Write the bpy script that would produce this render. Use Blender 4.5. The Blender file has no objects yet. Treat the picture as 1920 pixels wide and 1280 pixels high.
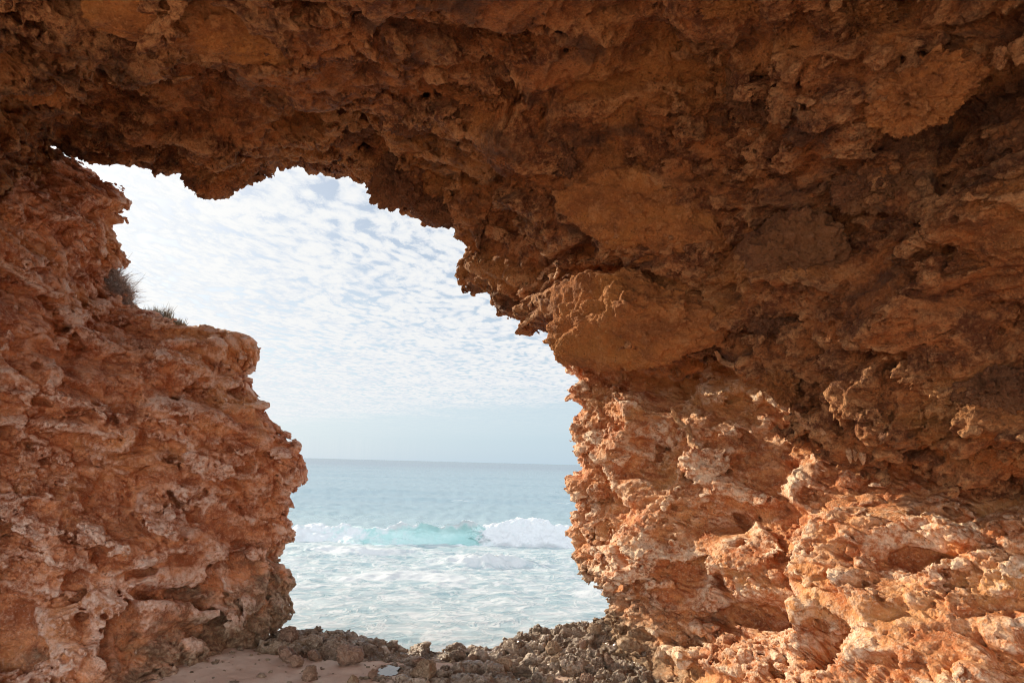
import bpy, math, random
import numpy as np
from mathutils import Vector
from concurrent.futures import ThreadPoolExecutor

# ------------------------------------------------------------------ camera, light, sky
scene = bpy.context.scene
COL = scene.collection
F = 1280.0                       # focal length in photo pixels (24 mm on a 36 mm sensor)
CAM = np.array([0.0, 0.0, 1.7])
PITCH, ROLL = math.radians(10.1), math.radians(1.45)
SEA = -1.3                       # sea level; the cave floor is z = 0

cd = bpy.data.cameras.new("camera")
cam = bpy.data.objects.new("camera", cd)
COL.objects.link(cam)
cd.sensor_width = 36.0
cd.lens = 24.0
cd.clip_start = 0.05
cd.clip_end = 60000
fwd = np.array([0, math.cos(PITCH), math.sin(PITCH)])
rgt0 = np.array([1.0, 0, 0])
up0 = np.array([0, -math.sin(PITCH), math.cos(PITCH)])
rgt = rgt0 * math.cos(ROLL) + up0 * math.sin(ROLL)
upv = up0 * math.cos(ROLL) - rgt0 * math.sin(ROLL)
from mathutils import Matrix
cam.matrix_world = Matrix(((rgt[0], upv[0], -fwd[0], CAM[0]),
                           (rgt[1], upv[1], -fwd[1], CAM[1]),
                           (rgt[2], upv[2], -fwd[2], CAM[2]),
                           (0, 0, 0, 1)))
scene.camera = cam

SUN_AZ, SUN_EL = math.radians(-52), math.radians(23.5)   # azimuth from +Y towards +X
sun_dir = Vector((math.sin(SUN_AZ) * math.cos(SUN_EL), math.cos(SUN_AZ) * math.cos(SUN_EL), math.sin(SUN_EL)))
sl = bpy.data.lights.new("sun", 'SUN')
sl.energy = 5.0
sl.angle = math.radians(0.8)
sl.color = (1.0, 0.86, 0.66)
sun = bpy.data.objects.new("sun", sl)
COL.objects.link(sun)
sun.rotation_euler = sun_dir.to_track_quat('Z', 'Y').to_euler()
sun.location = (-8, 8, 9)

scene.view_settings.view_transform = 'Standard'
scene.view_settings.look = 'None'
scene.view_settings.exposure = 0.4
scene.view_settings.gamma = 1.0
scene.render.engine = 'CYCLES'
scene.cycles.use_denoising = True
scene.cycles.denoising_prefilter = 'FAST'
scene.cycles.filter_width = 1.05
scene.cycles.max_bounces = 8
scene.cycles.diffuse_bounces = 5
scene.cycles.caustics_reflective = False
scene.cycles.caustics_refractive = False


class NT:
    """small helper for node trees"""
    def __init__(self, tree):
        self.t = tree
        self.n = tree.nodes
        self.l = tree.links

    def node(self, kind, **kw):
        nd = self.n.new(kind)
        for k, v in kw.items():
            setattr(nd, k, v)
        return nd

    def put(self, sock, v):
        if v is None:
            return
        if hasattr(v, 'is_linked') or isinstance(v, bpy.types.NodeSocket):
            self.l.new(v, sock)
        else:
            sock.default_value = v

    def math(self, op, a, b=None, c=None, clamp=False):
        nd = self.node('ShaderNodeMath', operation=op, use_clamp=clamp)
        self.put(nd.inputs[0], a)
        self.put(nd.inputs[1], b)
        self.put(nd.inputs[2], c)
        return nd.outputs[0]

    def vmath(self, op, a, b=None, out=0):
        nd = self.node('ShaderNodeVectorMath', operation=op)
        self.put(nd.inputs[0], a)
        self.put(nd.inputs[1], b)
        return nd.outputs[out]

    def smooth(self, x, lo, hi, a=0.0, b=1.0):
        nd = self.node('ShaderNodeMapRange', interpolation_type='SMOOTHSTEP')
        self.put(nd.inputs['Value'], x)
        self.put(nd.inputs['From Min'], lo)
        self.put(nd.inputs['From Max'], hi)
        self.put(nd.inputs['To Min'], a)
        self.put(nd.inputs['To Max'], b)
        return nd.outputs['Result']

    def noise(self, vec, scale, detail=4.0, rough=0.55, dist=0.0, lac=2.0):
        nd = self.node('ShaderNodeTexNoise')
        self.put(nd.inputs['Vector'], vec)
        self.put(nd.inputs['Scale'], scale)
        self.put(nd.inputs['Detail'], detail)
        self.put(nd.inputs['Roughness'], rough)
        self.put(nd.inputs['Lacunarity'], lac)
        self.put(nd.inputs['Distortion'], dist)
        return nd.outputs['Fac']

    def voronoi(self, vec, scale, feature='F1', rand=1.0):
        nd = self.node('ShaderNodeTexVoronoi', feature=feature)
        self.put(nd.inputs['Vector'], vec)
        self.put(nd.inputs['Scale'], scale)
        self.put(nd.inputs['Randomness'], rand)
        return nd.outputs['Distance']

    def mix(self, fac, a, b, mode='MIX'):
        nd = self.node('ShaderNodeMix', data_type='RGBA', blend_type=mode)
        self.put(nd.inputs[0], fac)
        self.put(nd.inputs[6], a if not isinstance(a, tuple) else (*a, 1.0)[:4])
        self.put(nd.inputs[7], b if not isinstance(b, tuple) else (*b, 1.0)[:4])
        return nd.outputs[2]

    def combine(self, x, y, z):
        nd = self.node('ShaderNodeCombineXYZ')
        self.put(nd.inputs[0], x)
        self.put(nd.inputs[1], y)
        self.put(nd.inputs[2], z)
        return nd.outputs[0]

    def sep(self, v):
        nd = self.node('ShaderNodeSeparateXYZ')
        self.put(nd.inputs[0], v)
        return nd.outputs

    def scale(self, v, s):
        nd = self.node('ShaderNodeVectorMath', operation='SCALE')
        self.put(nd.inputs[0], v)
        self.put(nd.inputs[3], s)
        return nd.outputs[0]


def build_world():
    w = bpy.data.worlds.new("World")
    scene.world = w
    w.use_nodes = True
    w.node_tree.nodes.clear()
    g = NT(w.node_tree)
    out = g.node('ShaderNodeOutputWorld')
    bg = g.node('ShaderNodeBackground')
    sky = g.node('ShaderNodeTexSky', sky_type='NISHITA')
    sky.sun_disc = False
    sky.sun_elevation = SUN_EL
    sky.sun_rotation = SUN_AZ
    sky.air_density = 1.0
    sky.dust_density = 1.2
    tc = g.node('ShaderNodeTexCoord')
    d = g.vmath('NORMALIZE', tc.outputs['Generated'])
    x, y, z = g.sep(d)
    zc = g.math('MAXIMUM', z, 0.03)
    px = g.math('DIVIDE', x, zc)
    py = g.math('DIVIDE', y, zc)
    P = g.combine(px, py, 0.0)
    # cloud cells (altocumulus layer seen in perspective)
    wv = g.node('ShaderNodeTexNoise')
    g.put(wv.inputs['Vector'], P)
    wv.inputs['Scale'].default_value = 1.3
    wv.inputs['Detail'].default_value = 3.0
    warp = g.scale(g.vmath('SUBTRACT', wv.outputs['Color'], (0.5, 0.5, 0.5)), 0.30)
    Pw = g.vmath('ADD', P, warp)
    rot = g.node('ShaderNodeMapping')
    rot.inputs['Rotation'].default_value = (0, 0, math.radians(14))
    rot.inputs['Scale'].default_value = (1.15, 0.62, 1.0)
    g.put(rot.inputs['Vector'], Pw)
    Pr = rot.outputs[0]
    cells = g.voronoi(Pr, 14.0, 'SMOOTH_F1')
    fine = g.noise(Pr, 24.0, 7.0, 0.70, 0.2)
    big = g.noise(P, 0.75, 3.0, 0.5)
    rows = g.noise(Pr, 2.6, 4.0, 0.55, 0.3)
    cov = g.math('ADD', g.math('MULTIPLY', g.math('SUBTRACT', 0.62, cells), 1.0), g.math('MULTIPLY', fine, 0.75))
    cov = g.math('ADD', cov, g.math('MULTIPLY', rows, 0.42))
    cov = g.math('ADD', cov, g.math('MULTIPLY', big, 0.35))
    dens = g.smooth(cov, 0.58, 0.94)
    # far edge of the cloud sheet, clear air under it
    edge = g.math('ADD', py, g.math('MULTIPLY', px, 1.2))
    edge = g.math('ADD', edge, g.math('MULTIPLY', g.math('SUBTRACT', g.noise(P, 0.5, 4.0, 0.6), 0.5), 9.0))
    keep = g.smooth(edge, 7.5, 17.0, 1.0, 0.0)
    dens = g.math('MULTIPLY', dens, keep)
    thin = g.math('MULTIPLY', g.smooth(edge, 10.0, 34.0, 1.0, 0.0), 0.25)
    dens = g.math('MAXIMUM', dens, thin)
    # base air
    air = g.scale(sky.outputs[0], 0.11)
    haze = g.smooth(z, 0.0, 0.30, 0.80, 0.12)
    air = g.mix(haze, air, (0.58, 0.77, 0.92))
    shade = g.smooth(g.math('SUBTRACT', g.math('ADD', g.math('MULTIPLY', fine, 0.7), g.math('MULTIPLY', rows, 0.5)), g.math('MULTIPLY', cells, 0.35)), 0.28, 0.58)
    cloud = g.mix(shade, (0.74, 0.80, 0.88), (0.92, 0.93, 0.93))
    c = g.mix(dens, air, cloud)
    # brighter, warmer sky round the veiled sun
    sd = g.vmath('DOT_PRODUCT', d, tuple(sun_dir), out=1)
    sdc = g.math('MAXIMUM', sd, 0.0)
    glow = g.math('MULTIPLY', g.math('POWER', sdc, 14.0), 0.26)
    glow2 = g.math('MULTIPLY', g.math('POWER', sdc, 4.0), 0.05)
    gl = g.math('ADD', glow, glow2)
    c = g.mix(1.0, c, g.scale(g.combine(1.0, 0.93, 0.78), gl), 'ADD')
    # added fill: unseen sky behind the camera made brighter to light the cave
    back = g.smooth(y, 0.15, -0.75, 1.0, 3.7)
    c = g.scale(c, back)
    bg.inputs['Strength'].default_value = 0.74
    g.l.new(c, bg.inputs['Color'])
    g.l.new(bg.outputs[0], out.inputs[0])


build_world()

# ------------------------------------------------------------------ noise
POOL = ThreadPoolExecutor(4)
CH = 40000


def _map(fn, p):
    n = len(p)
    parts = [p[i:i + CH] for i in range(0, n, CH)]
    return np.concatenate(list(POOL.map(fn, parts)))


def _hash(ix, iy, iz, seed):
    h = ix * np.uint32(374761393) + iy * np.uint32(668265263) + iz * np.uint32(1274126177) + np.uint32(seed * 2654435761 & 0xffffffff)
    h = (h ^ (h >> np.uint32(13))) * np.uint32(1103515245)
    h = (h ^ (h >> np.uint32(16))) * np.uint32(2246822519)
    return h ^ (h >> np.uint32(15))


def _perlin(p, seed):
    p = p.astype(np.float32)
    f = np.floor(p)
    i = f.astype(np.int64).astype(np.uint32)
    r = p - f
    u = r * r * r * (r * (r * 6 - 15) + 10)
    ix, iy, iz = i[:, 0], i[:, 1], i[:, 2]
    res = 0
    for dx in (0, 1):
        wx = u[:, 0] if dx else 1 - u[:, 0]
        for dy in (0, 1):
            wy = u[:, 1] if dy else 1 - u[:, 1]
            for dz in (0, 1):
                wz = u[:, 2] if dz else 1 - u[:, 2]
                h = _hash(ix + np.uint32(dx), iy + np.uint32(dy), iz + np.uint32(dz), seed)
                gx = (h & np.uint32(1023)).astype(np.float32) * (2 / 1023.) - 1
                gy = ((h >> np.uint32(10)) & np.uint32(1023)).astype(np.float32) * (2 / 1023.) - 1
                gz = ((h >> np.uint32(20)) & np.uint32(1023)).astype(np.float32) * (2 / 1023.) - 1
                res = res + wx * wy * wz * (gx * (r[:, 0] - dx) + gy * (r[:, 1] - dy) + gz * (r[:, 2] - dz))
    return res * 1.3


def perlin(p, seed=0):
    return _map(lambda q: _perlin(q, seed), p)


def fbm(p, octv=4, seed=0, gain=0.5, lac=2.03):
    def fn(q):
        a, s = 1.0, 0
        for o in range(octv):
            s = s + a * _perlin(q, seed + o * 17)
            q = q * lac + 3.7
            a *= gain
        return s
    return _map(fn, p)


def ridged(p, octv=4, seed=0, gain=0.5, lac=2.05):
    """sharp crests; range about 0..1"""
    def fn(q):
        a, s, t, w = 1.0, 0, 0, 1.0
        for o in range(octv):
            v = 1 - np.abs(_perlin(q, seed + o * 13)) * 1.6
            v = np.clip(v, 0, 1) ** 2
            s = s + a * v * w
            w = np.clip(v * 1.6, 0, 1)
            t += a
            q = q * lac + 1.9
            a *= gain
        return s / t
    return _map(fn, p)


def billow(p, octv=4, seed=0, gain=0.5, lac=2.07):
    """rounded lumps parted by sharp creases; range about 0..1"""
    def fn(q):
        a, s, t = 1.0, 0, 0
        for o in range(octv):
            s = s + a * np.minimum(np.abs(_perlin(q, seed + o * 19)) * 2.2, 1.2)
            t += a
            q = q * lac + 2.3
            a *= gain
        return s / t
    return _map(fn, p)


def worley(p, seed=0):
    """F1, F2 and a random number of the nearest cell"""
    def fn(p):
        p = p.astype(np.float32)
        f = np.floor(p)
        i = f.astype(np.int64).astype(np.uint32)
        r = p - f
        n = len(p)
        f1 = np.full(n, 9., np.float32)
        f2 = np.full(n, 9., np.float32)
        cid = np.zeros(n, np.float32)
        for dx in (-1, 0, 1):
            for dy in (-1, 0, 1):
                for dz in (-1, 0, 1):
                    h = _hash(i[:, 0] + np.uint32(dx & 0xffffffff), i[:, 1] + np.uint32(dy & 0xffffffff), i[:, 2] + np.uint32(dz & 0xffffffff), seed)
                    jx = (h & np.uint32(1023)).astype(np.float32) / 1023.
                    jy = ((h >> np.uint32(10)) & np.uint32(1023)).astype(np.float32) / 1023.
                    jz = ((h >> np.uint32(20)) & np.uint32(1023)).astype(np.float32) / 1023.
                    d = np.sqrt((dx + jx - r[:, 0]) ** 2 + (dy + jy - r[:, 1]) ** 2 + (dz + jz - r[:, 2]) ** 2)
                    closer = d < f1
                    f2 = np.where(closer, f1, np.minimum(f2, d))
                    cid = np.where(closer, ((h >> np.uint32(5)) & np.uint32(4095)).astype(np.float32) / 4095., cid)
                    f1 = np.where(closer, d, f1)
        return np.stack([f1, f2, cid], 1)
    return _map(fn, p)


def worley8(p, seed=0):
    """F1 and cell number, exact for F1 < 0.5 (all that pits and pebbles need)"""
    def fn(p):
        p = p.astype(np.float32)
        f = np.floor(p - 0.5)
        i = f.astype(np.int64).astype(np.uint32)
        r = p - f
        n = len(p)
        f1 = np.full(n, 9., np.float32)
        cid = np.zeros(n, np.float32)
        for dx in (0, 1):
            for dy in (0, 1):
                for dz in (0, 1):
                    h = _hash(i[:, 0] + np.uint32(dx), i[:, 1] + np.uint32(dy), i[:, 2] + np.uint32(dz), seed)
                    jx = (h & np.uint32(1023)).astype(np.float32) / 1023.
                    jy = ((h >> np.uint32(10)) & np.uint32(1023)).astype(np.float32) / 1023.
                    jz = ((h >> np.uint32(20)) & np.uint32(1023)).astype(np.float32) / 1023.
                    d = (dx + jx - r[:, 0]) ** 2 + (dy + jy - r[:, 1]) ** 2 + (dz + jz - r[:, 2]) ** 2
                    closer = d < f1
                    cid = np.where(closer, ((h >> np.uint32(5)) & np.uint32(4095)).astype(np.float32) / 4095., cid)
                    f1 = np.where(closer, d, f1)
        return np.stack([np.sqrt(f1), cid], 1)
    return _map(fn, p)


def sstep(x, a, b):
    t = np.clip((x - a) / (b - a), 0, 1)
    return t * t * (3 - 2 * t)


# ------------------------------------------------------------------ geometry helpers
def unproj(px, py, d):
    """point seen at photo pixel (px, py) at depth d in front of the camera"""
    px, py, d = np.asarray(px, float), np.asarray(py, float), np.asarray(d, float)
    u = (px - 960) / F
    v = (640 - py) / F
    return CAM + d[..., None] * (fwd + u[..., None] * rgt + v[..., None] * upv)


def on_plane(px, py, z):
    u, v = (px - 960) / F, (640 - py) / F
    dr = fwd + u * rgt + v * upv
    d = (z - CAM[2]) / dr[2]
    return CAM + d * dr, d


def tps(ctrl):
    """smooth depth field through control points (x, y, depth), thin-plate spline"""
    c = np.array(ctrl, float)
    xy = c[:, :2] / 500.0
    n = len(c)

    def U(r):
        return np.where(r > 1e-9, r * r * np.log(np.maximum(r, 1e-9)), 0)
    K = U(np.linalg.norm(xy[:, None] - xy[None], axis=2)) + np.eye(n) * 0.02
    Pm = np.hstack([np.ones((n, 1)), xy])
    A = np.zeros((n + 3, n + 3))
    A[:n, :n] = K
    A[:n, n:] = Pm
    A[n:, :n] = Pm.T
    w = np.linalg.solve(A, np.concatenate([c[:, 2], np.zeros(3)]))

    def f(x, y):
        sh = x.shape
        q = np.stack([x.ravel(), y.ravel()], 1) / 500.0
        res = w[n] + w[n + 1] * q[:, 0] + w[n + 2] * q[:, 1]
        for k in range(n):
            res = res + w[k] * U(np.hypot(q[:, 0] - xy[k, 0], q[:, 1] - xy[k, 1]))
        return res.reshape(sh)
    return f


def resample(pts, n):
    p = np.array(pts, float)
    L = np.concatenate([[0], np.cumsum(np.linalg.norm(np.diff(p[:, :2], axis=0), axis=1))])
    s = np.linspace(0, L[-1], n)
    return np.stack([np.interp(s, L, p[:, k]) for k in range(p.shape[1])], 1), s, L


def normals(P):
    du = np.gradient(P, axis=0)
    dv = np.gradient(P, axis=1)
    n = np.cross(du, dv)
    return n / np.maximum(np.linalg.norm(n, axis=2, keepdims=True), 1e-12)


def blur(A, k):
    """box blur along both grid axes (edge padded)"""
    for ax in (0, 1):
        pad = [(0, 0)] * A.ndim
        pad[ax] = (k + 1, k)
        c = np.cumsum(np.pad(A, pad, mode='edge'), axis=ax)
        n = A.shape[ax]
        hi = np.take(c, np.arange(2 * k + 1, 2 * k + 1 + n), axis=ax)
        lo = np.take(c, np.arange(0, n), axis=ax)
        A = (hi - lo) / (2 * k + 1)
    return A


def link(o, parent=None):
    COL.objects.link(o)
    if parent is not None:
        o.parent = parent
    return o


def tag(o, label=None, cat=None, group=None, kind=None):
    if label:
        o['label'] = label
    if cat:
        o['category'] = cat
    if group:
        o['group'] = group
    if kind:
        o['kind'] = kind
    return o


def mesh_obj(name, V, faces4, mat, attrs=None, origin=(0, 0, 0), parent=None, smooth=True):
    V = np.asarray(V, np.float64) - np.asarray(origin, float)
    faces4 = np.asarray(faces4, np.int32)
    k = faces4.shape[1]
    me = bpy.data.meshes.new(name)
    me.vertices.add(len(V))
    me.vertices.foreach_set('co', V.astype(np.float32).ravel())
    me.loops.add(faces4.size)
    me.loops.foreach_set('vertex_index', faces4.ravel())
    me.polygons.add(len(faces4))
    me.polygons.foreach_set('loop_start', np.arange(0, faces4.size, k, dtype=np.int32))
    me.polygons.foreach_set('loop_total', np.full(len(faces4), k, np.int32))
    me.polygons.foreach_set('use_smooth', np.full(len(faces4), smooth))
    for a, val in (attrs or {}).items():
        at = me.attributes.new(a, 'FLOAT', 'POINT')
        at.data.foreach_set('value', np.asarray(val, np.float32).ravel())
    me.update(calc_edges=True)
    me.validate()
    me.materials.append(mat)
    o = bpy.data.objects.new(name, me)
    if parent is None:
        o.location = origin
    else:
        o.location = tuple(np.asarray(origin, float) - np.array(parent.location))
    return link(o, parent)


def grid_faces(n, m, close_u=False):
    i = np.arange(n if close_u else n - 1)[:, None]
    j = np.arange(m - 1)[None]
    a = i * m + j
    b = ((i + 1) % n) * m + j
    return np.stack([a, b, b + 1, a + 1], 2).reshape(-1, 4)


# ------------------------------------------------------------------ materials
def new_mat(name):
    m = bpy.data.materials.new(name)
    m.use_nodes = True
    g = NT(m.node_tree)
    b = m.node_tree.nodes['Principled BSDF']
    return m, g, b


def rock_mat(name, dark, main, ochre, pale, crust_highlight_amt=1.0, rough=0.85, bump=0.5, wet=False, seed=0.0, grit=1.0, tide=False, stain=0.0):
    m, g, b = new_mat(name)
    geo = g.node('ShaderNodeNewGeometry')
    p = g.vmath('ADD', geo.outputs['Position'], (seed, seed * 0.7, seed * 1.3))
    ps = g.vmath('MULTIPLY', p, (1.0, 1.0, 1.7))
    big = g.noise(ps, 0.9, 4.0, 0.6, 0.5)
    mid = g.noise(ps, 4.5, 5.0, 0.62, 0.3)
    fin = g.noise(p, 26.0, 5.0, 0.65)
    spk = g.noise(p, 95.0, 2.0, 0.6)
    c = g.mix(g.smooth(g.math('ADD', g.math('MULTIPLY', mid, 0.75), g.math('MULTIPLY', fin, 0.25)), 0.40, 0.60), dark, main)
    c = g.mix(g.math('MULTIPLY', g.smooth(big, 0.50, 0.68), 0.75), c, ochre)
    pal = g.smooth(g.math('ADD', g.math('MULTIPLY', fin, 0.55), g.math('MULTIPLY', g.noise(ps, 2.3, 5.0, 0.65, 0.6), 0.6)), 0.60, 0.78)
    c = g.mix(g.math('MULTIPLY', pal, 0.45), c, pale)
    at = g.node('ShaderNodeAttribute', attribute_name='crust_highlight')
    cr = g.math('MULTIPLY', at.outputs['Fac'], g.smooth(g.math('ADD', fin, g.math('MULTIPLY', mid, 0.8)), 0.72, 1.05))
    c = g.mix(g.math('MULTIPLY', cr, crust_highlight_amt, clamp=True), c, pale)  # pale crust, and highlights painted on knobs and lips that stand proud
    c = g.mix(g.math('MULTIPLY', g.smooth(spk, 0.46, 0.70), 0.30), c, (dark[0] * 0.55, dark[1] * 0.55, dark[2] * 0.55))
    c = g.mix(g.math('MULTIPLY', g.smooth(g.noise(p, 55.0, 4.0, 0.65), 0.53, 0.68), 0.42), c, (pale[0], pale[1], pale[2]))
    pore = g.math('MULTIPLY', g.smooth(g.voronoi(p, 34.0), 0.16, 0.30, 1.0, 0.0), g.smooth(g.noise(p, 6.0, 3.0, 0.6), 0.46, 0.60))
    c = g.mix(g.math('MULTIPLY', pore, 0.6), c, (dark[0] * 0.5, dark[1] * 0.5, dark[2] * 0.5))
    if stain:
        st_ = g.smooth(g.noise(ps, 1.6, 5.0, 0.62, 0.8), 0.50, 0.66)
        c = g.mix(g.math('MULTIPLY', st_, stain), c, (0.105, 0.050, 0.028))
    if tide:
        # grey olive growth on the rock the spray reaches, low down at the mouth
        px_, py_, pz_ = g.sep(geo.outputs['Position'])
        lowv = g.math('ADD', pz_, g.math('MULTIPLY', g.math('SUBTRACT', mid, 0.5), 1.6))
        lowv = g.math('ADD', lowv, g.math('MULTIPLY', g.math('SUBTRACT', 6.6, py_), 0.35))
        grow = g.mix(g.smooth(fin, 0.38, 0.62), (0.15, 0.095, 0.055), (0.36, 0.26, 0.165))
        c = g.mix(g.math('MULTIPLY', g.smooth(lowv, 0.75, 0.15), 0.85), c, grow)
    g.l.new(c, b.inputs['Base Color'])
    b.inputs['Roughness'].default_value = rough
    b.inputs['Specular IOR Level'].default_value = 0.35
    if wet:
        wv = g.smooth(g.noise(p, 3.0, 3.0, 0.5), 0.42, 0.6)
        g.l.new(g.math('SUBTRACT', rough, g.math('MULTIPLY', wv, 0.45)), b.inputs['Roughness'])
    h = g.math('ADD', g.math('MULTIPLY', g.noise(p, 42.0 * grit, 6.0, 0.68), 1.0), g.math('MULTIPLY', g.voronoi(p, 75.0 * grit), -0.35))
    bp = g.node('ShaderNodeBump')
    bp.inputs['Strength'].default_value = bump
    bp.inputs['Distance'].default_value = 0.04
    g.l.new(h, bp.inputs['Height'])
    g.l.new(bp.outputs[0], b.inputs['Normal'])
    return m


MAT_L = rock_mat('left rock', (0.42, 0.132, 0.048), (0.75, 0.325, 0.142), (0.70, 0.330, 0.122), (0.86, 0.64, 0.51), 1.0, 0.62, 0.5, seed=0.0, tide=True)
MAT_R = rock_mat('right rock', (0.45, 0.140, 0.042), (0.69, 0.300, 0.110), (0.65, 0.335, 0.115), (0.85, 0.65, 0.46), 1.0, 0.8, 0.5, seed=7.3, tide=True)
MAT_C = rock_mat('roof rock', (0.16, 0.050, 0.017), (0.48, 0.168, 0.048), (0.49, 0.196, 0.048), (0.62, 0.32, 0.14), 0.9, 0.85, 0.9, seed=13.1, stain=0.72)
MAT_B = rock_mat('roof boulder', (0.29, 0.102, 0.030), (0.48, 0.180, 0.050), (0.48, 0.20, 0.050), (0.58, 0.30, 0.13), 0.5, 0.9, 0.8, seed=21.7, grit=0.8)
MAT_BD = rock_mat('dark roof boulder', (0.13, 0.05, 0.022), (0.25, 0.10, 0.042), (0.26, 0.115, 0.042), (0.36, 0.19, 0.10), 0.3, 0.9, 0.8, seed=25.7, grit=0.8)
MAT_S = rock_mat('shelf rock', (0.17, 0.115, 0.076), (0.36, 0.26, 0.18), (0.38, 0.26, 0.155), (0.62, 0.51, 0.40), 1.0, 0.55, 0.6, wet=True, seed=31.0)
MAT_BR = rock_mat('red boulder', (0.19, 0.11, 0.07), (0.37, 0.225, 0.15), (0.38, 0.235, 0.145), (0.56, 0.41, 0.31), 0.7, 0.5, 0.6, wet=True, seed=37.0)
MAT_BT = rock_mat('tan boulder', (0.27, 0.17, 0.10), (0.44, 0.30, 0.19), (0.42, 0.27, 0.15), (0.58, 0.45, 0.33), 0.5, 0.7, 0.6, seed=41.0)


def sand_mat():
    m, g, b = new_mat('sand')
    geo = g.node('ShaderNodeNewGeometry')
    p = geo.outputs['Position']
    a = g.noise(p, 2.2, 4.0, 0.6, 0.3)
    f = g.noise(p, 160.0, 3.0, 0.7)
    c = g.mix(g.smooth(a, 0.35, 0.65), (0.58, 0.43, 0.34), (0.69, 0.55, 0.45))
    c = g.mix(g.math('MULTIPLY', g.smooth(f, 0.5, 0.75), 0.35), c, (0.30, 0.18, 0.12))
    c = g.mix(g.math('MULTIPLY', g.smooth(g.noise(p, 9.0, 4.0, 0.6), 0.58, 0.7), 0.35), c, (0.36, 0.20, 0.12))
    g.l.new(c, b.inputs['Base Color'])
    b.inputs['Roughness'].default_value = 0.8
    bp = g.node('ShaderNodeBump')
    bp.inputs['Strength'].default_value = 0.5
    bp.inputs['Distance'].default_value = 0.02
    g.l.new(g.math('ADD', g.noise(p, 30.0, 5.0, 0.6), g.math('MULTIPLY', f, 0.3)), bp.inputs['Height'])
    g.l.new(bp.outputs[0], b.inputs['Normal'])
    return m


MAT_SAND = sand_mat()


# ------------------------------------------------------------------ rock relief
def bedded(p, tilt=0.0):
    """turn positions so that z runs across the bedding"""
    ct, st = math.cos(tilt), math.sin(tilt)
    return np.stack([p[:, 0] * ct - p[:, 2] * st, p[:, 1], p[:, 0] * st + p[:, 2] * ct], 1).astype(np.float32)


def wall_coarse(p, rw, sd):
    q = bedded(p, math.radians(11))
    warp = np.stack([fbm(q * 1.5 + 11, 2, sd + 1), fbm(q * 1.5 + 37, 2, sd + 2), fbm(q * 1.5 + 71, 2, sd + 3)], 1)
    d = rw * 0.22 * fbm(q * np.array([0.8, 0.8, 1.0]), 3, sd + 5)
    # harder and softer beds, broken up along their length
    bed = fbm(q * np.array([0.9, 0.9, 3.6]) + warp * np.array([.4, .4, .6]), 2, sd + 9)
    d += (0.45 + 0.55 * rw) * 0.070 * np.tanh(bed * 3.0)
    # joint-bounded blocks
    w = worley(q * np.array([2.5, 2.5, 3.9]) + warp * 0.7, sd + 2)
    edge = w[:, 1] - w[:, 0]
    d += (0.5 + 0.5 * rw) * 0.19 * (w[:, 2] - 0.5) - 0.06 * (1 - sstep(edge, 0.0, 0.10))
    # hollows
    w = worley8(q * np.array([2.7, 2.7, 4.2]) + warp * 0.9, sd + 4)
    d -= 0.25 * (1 - sstep(w[:, 0], 0.10, 0.40)) * (w[:, 1] > 0.70)
    return d


def wall_mid(p, sd):
    q = bedded(p, math.radians(11))
    w = worley(q * np.array([5.6, 5.6, 8.6]), sd + 12)
    m1 = sstep(fbm(q * 0.9, 2, sd + 15), -0.4, 0.1)
    d = m1 * (0.095 * (w[:, 2] - 0.5) - 0.03 * (1 - sstep(w[:, 1] - w[:, 0], 0.0, 0.12)))
    d += 0.045 * fbm(q * np.array([4.2, 4.2, 6.0]), 3, sd + 21, 0.6)
    return d


def wall_fine(p, sd):
    q = bedded(p, math.radians(11))
    m2 = sstep(fbm(q * 1.3 + 5, 2, sd + 44), -0.25, 0.22)
    am = 0.35 + 0.75 * m2
    d = am * 0.060 * (billow(q * np.array([8., 8., 10.5]), 3, sd + 50, 0.6) - 0.40)
    w = worley8(q * np.array([9., 9., 12.]), sd + 6)
    d -= (0.4 + 0.6 * m2) * 0.075 * (1 - sstep(w[:, 0], 0.12, 0.42)) * (w[:, 1] > 0.56)
    d += (0.5 + 0.6 * m2) * 0.034 * (billow(q * 25, 3, sd + 66, 0.65) - 0.40)
    w = worley8(q * 22, sd + 8)
    d -= (0.6 + 0.5 * m2) * 0.034 * (1 - sstep(w[:, 0], 0.15, 0.45)) * (w[:, 1] > 0.52)
    return d


def roof_coarse(p, rw, sd):
    q = bedded(p, math.radians(5))
    warp = np.stack([fbm(q * 1.3 + 11, 2, sd + 1), fbm(q * 1.3 + 37, 2, sd + 2), fbm(q * 1.3 + 71, 2, sd + 3)], 1)
    d = rw * 0.22 * fbm(q * np.array([0.8, 0.8, 1.0]), 3, sd + 5)
    bed = fbm(q * np.array([0.7, 1.0, 3.0]) + warp * 0.4, 2, sd + 9)
    d += (0.4 + 0.6 * rw) * 0.09 * np.tanh(bed * 3.0)
    # broken slabs of the roof and the stones set in it
    w = worley(q * np.array([1.25, 1.7, 2.4]) + warp * 0.6, sd + 2)
    edge = w[:, 1] - w[:, 0]
    d += (0.4 + 0.6 * rw) * 0.34 * (w[:, 2] - 0.5) - 0.08 * (1 - sstep(edge, 0.0, 0.07))
    w = worley(q * np.array([2.6, 3.2, 4.6]) + warp * 0.7, sd + 22)
    d += (0.4 + 0.6 * rw) * 0.15 * (w[:, 2] - 0.5)
    w = worley8(q * np.array([2.2, 2.6, 3.8]) + warp * 0.9, sd + 4)
    d -= 0.24 * (1 - sstep(w[:, 0], 0.10, 0.42)) * (w[:, 1] > 0.68)
    return d


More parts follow.
